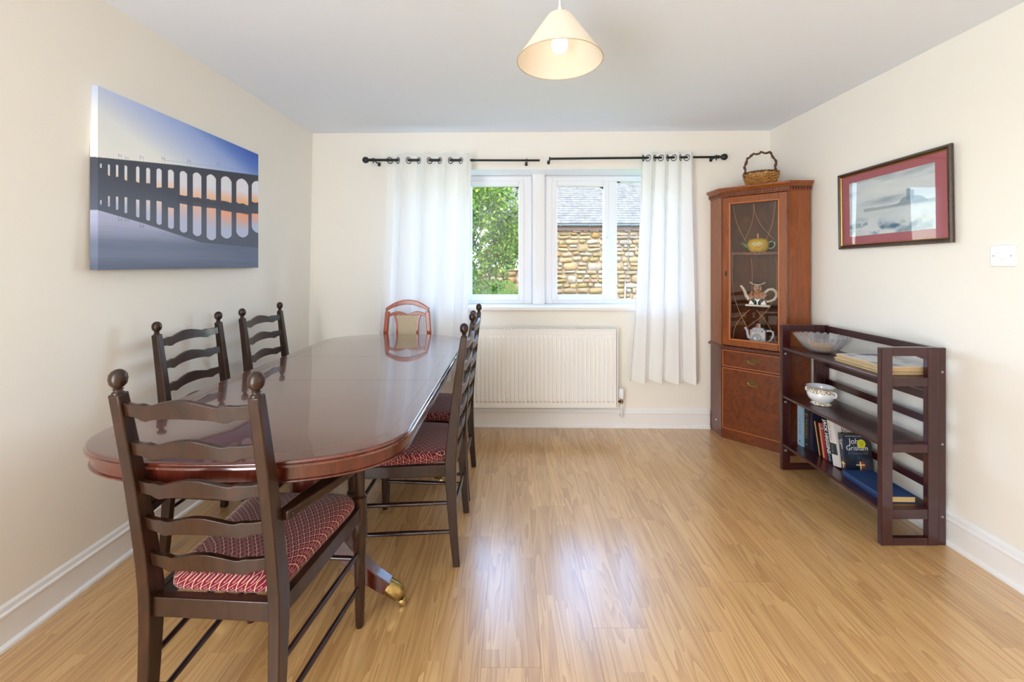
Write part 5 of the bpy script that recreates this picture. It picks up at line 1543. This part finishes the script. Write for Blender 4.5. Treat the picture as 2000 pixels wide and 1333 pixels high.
# white cottage further left with a low stone wall
ct = thing('white_cottage', (-2, 15, .7), 'white rendered cottage with a slate roof half hidden behind the tree', 'building')
build('wall', MB().box(-6, 13.6, .3, .42, 18, 2.50), M['render_white'], ct)
wn = build('window', MB().box(-.42, 13.56, 1.30, -.02, 13.61, 1.72), M['upvc'], ct)
build('pane', MB().box(-.385, 13.545, 1.335, -.055, 13.56, 1.685), plain('dark_pane', (50, 66, 80), .1, coat=1), wn)
mb = MB(); slates(mb, -6, .52, 13.45, 2.50, 34)
tag(build('roof_slate', mb, M['slate'], ct), kind='stuff')
build('roof_deck', MB().loft([[(-6, 13.5, 2.46), (.5, 13.5, 2.46), (.5, 13.5, 2.49), (-6, 13.5, 2.49)], [(-6, 17.3, 5.4), (.5, 17.3, 5.4), (.5, 17.3, 5.43), (-6, 17.3, 5.43)]]), M['slate'], ct)
lw = thing('garden_wall', (-1.5, 12.7, .7), 'low sandstone garden wall with a flat coping behind the tree', 'wall')
build('core', MB().box(-4.5, 12.62, .4, .50, 12.85, 1.05), M['mortar'], lw)
build('coping', MB().box(-4.5, 12.52, 1.05, .50, 12.92, 1.12), plain('coping_stone', (122, 100, 78), .8, var=.2, bscale=8), lw, bevel=.01)
for r_, (za, h) in enumerate(((.66, .19), (.86, .18))):
    x = -1.9+r_*.1
    while x < .46:
        w = min(rs.uniform(.2, .38), .49-x)
        if w < .05: break
        o = bpy.data.objects.new('stone', protos[rs.randrange(10)]); COL.objects.link(o); o.parent = lw
        o.location = Vector((x+w/2, 12.60, za+h/2))-lw.location; o.scale = (w-.02, 1, h-.015)
        x += w

# tree: trunk, branches and lumpy crown
tr = thing('leafy_tree', (-1.0, 8.3, ground_z(-1.0, 8.3)), 'bright green bushy tree seen through the left window', 'tree')
tc_ = Vector((-1.0, 8.3, 1.82))
build('trunk', MB().tube([(-1.0, 8.3, ground_z(-1, 8.3)-.1), (-.97, 8.3, .9), (-1.0, 8.3, 1.5), (-1.02, 8.3, 2.2)], [.11, .09, .07, .04], 10), M['bark'], tr, smooth=True)
for a, e in ((0, .5), (1.1, .9), (2.2, .4), (3.3, .8), (4.4, .3), (5.4, .7), (0.3, 1.2), (3.0, 1.3)):
    d = Vector((math.cos(a)*math.cos(e), math.sin(a)*math.cos(e), math.sin(e)))
    s0 = Vector((-1.0, 8.3, 1.25)); build('branch', MB().tube([s0, s0+d*.5, s0+d*1.0+Vector((0, 0, .08))], [.035, .022, .008], 6), M['bark'], tr, smooth=True)
mb = MB(); rs = random.Random(21)
lumps = []
for k in range(185):
    th = rs.uniform(0, 2*PI); cz = rs.uniform(-.85, 1); cr = math.sqrt(1-cz*cz)
    rr = rs.uniform(.72, 1.0)
    c = tc_+Vector((1.24*rr*cr*math.cos(th), 1.0*rr*cr*math.sin(th), 1.20*rr*cz))
    if c.y > 9.0 or (c.x > -.28 and c.z < 1.30): continue
    lumps.append((c, rs.uniform(.19, .30)))
for c, R_ in lumps:
    for q in range(190):
        d = Vector((rs.gauss(0, 1), rs.gauss(0, 1), rs.gauss(0, 1))).normalized()
        if d.y > .5: continue
        p = c+d*R_*rs.uniform(.7, 1.1)
        L_ = rs.uniform(.045, .085)
        t_ = (d+Vector((rs.uniform(-.7, .7), rs.uniform(-.7, .7), rs.uniform(-.5, .9)))).normalized()
        sd_ = t_.cross(Vector((rs.uniform(-1, 1), rs.uniform(-1, 1), rs.uniform(-1, 1)))).normalized()*L_*.35
        mb.v += [tuple(p), tuple(p+t_*L_*.5+sd_), tuple(p+t_*L_), tuple(p+t_*L_*.5-sd_)]
        n0 = len(mb.v); mb.f.append((n0-4, n0-3, n0-2, n0-1))
M['leaf2'] = None
def leafmat(name, cols):
    m, nt, b = newmat(name)
    N = nt.nodes.new; L = nt.links.new
    g = N('ShaderNodeNewGeometry'); rp = N('ShaderNodeValToRGB'); e = rp.color_ramp.elements
    e[0].color = (*lin(cols[0]), 1); e[1].color = (*lin(cols[-1]), 1)
    for i, c in enumerate(cols[1:-1], 1):
        k = e.new(i/(len(cols)-1)); k.color = (*lin(c), 1)
    L(g.outputs['Random Per Island'], rp.inputs[0]); L(rp.outputs[0], b.inputs['Base Color'])
    sets(b, Roughness=.5, Specular_IOR_Level=.3)
    o = nt.nodes['Material Output']; t = N('ShaderNodeBsdfTranslucent'); L(rp.outputs[0], t.inputs[0])
    mx = N('ShaderNodeMixShader'); mx.inputs[0].default_value = .2
    L(b.outputs[0], mx.inputs[1]); L(t.outputs[0], mx.inputs[2]); L(mx.outputs[0], o.inputs[0])
    return m
fo = tag(build('foliage', mb, leafmat('tree_leaves', [(20, 46, 8), (74, 104, 14), (36, 66, 12), (108, 126, 36)]), tr), kind='stuff')
# dark shrub with long drooping sprays
sh = thing('dark_shrub', (-.78, 5.2, ground_z(-.8, 5.2)), 'dark green shrub with long drooping sprays low in the left window', 'shrub')
build('stem', MB().tube([(-.78, 5.2, -.15), (-.76, 5.2, .4), (-.72, 5.2, .9)], [.03, .025, .01], 8), M['bark'], sh, smooth=True)
mb = MB()
for k in range(46):
    a = rs.uniform(0, 2*PI); z0_ = rs.uniform(.35, 1.15); L_ = rs.uniform(.3, .62)
    d = Vector((math.cos(a), math.sin(a), 0))
    p0 = Vector((-.75, 5.2, z0_))
    for q in range(16):
        s_ = q/15; p = p0+d*L_*s_+Vector((0, 0, .12*s_-.34*s_*s_))
        for side in (-1, 1):
            n_ = Vector((-d.y, d.x, 0))*side; t_ = (n_*.8+d*.7+Vector((0, 0, -.25))).normalized(); l_ = .07*(1-.4*s_)
            w_ = d.cross(Vector((0, 0, 1)))*.0+Vector((0, 0, 1)).cross(t_)*.010
            mb.v += [tuple(p), tuple(p+t_*l_*.5+w_), tuple(p+t_*l_), tuple(p+t_*l_*.5-w_)]
            n0 = len(mb.v); mb.f.append((n0-4, n0-3, n0-2, n0-1))
tag(build('foliage', mb, leafmat('shrub_leaves', [(20, 48, 24), (44, 84, 36), (32, 66, 32)]), sh), kind='stuff')
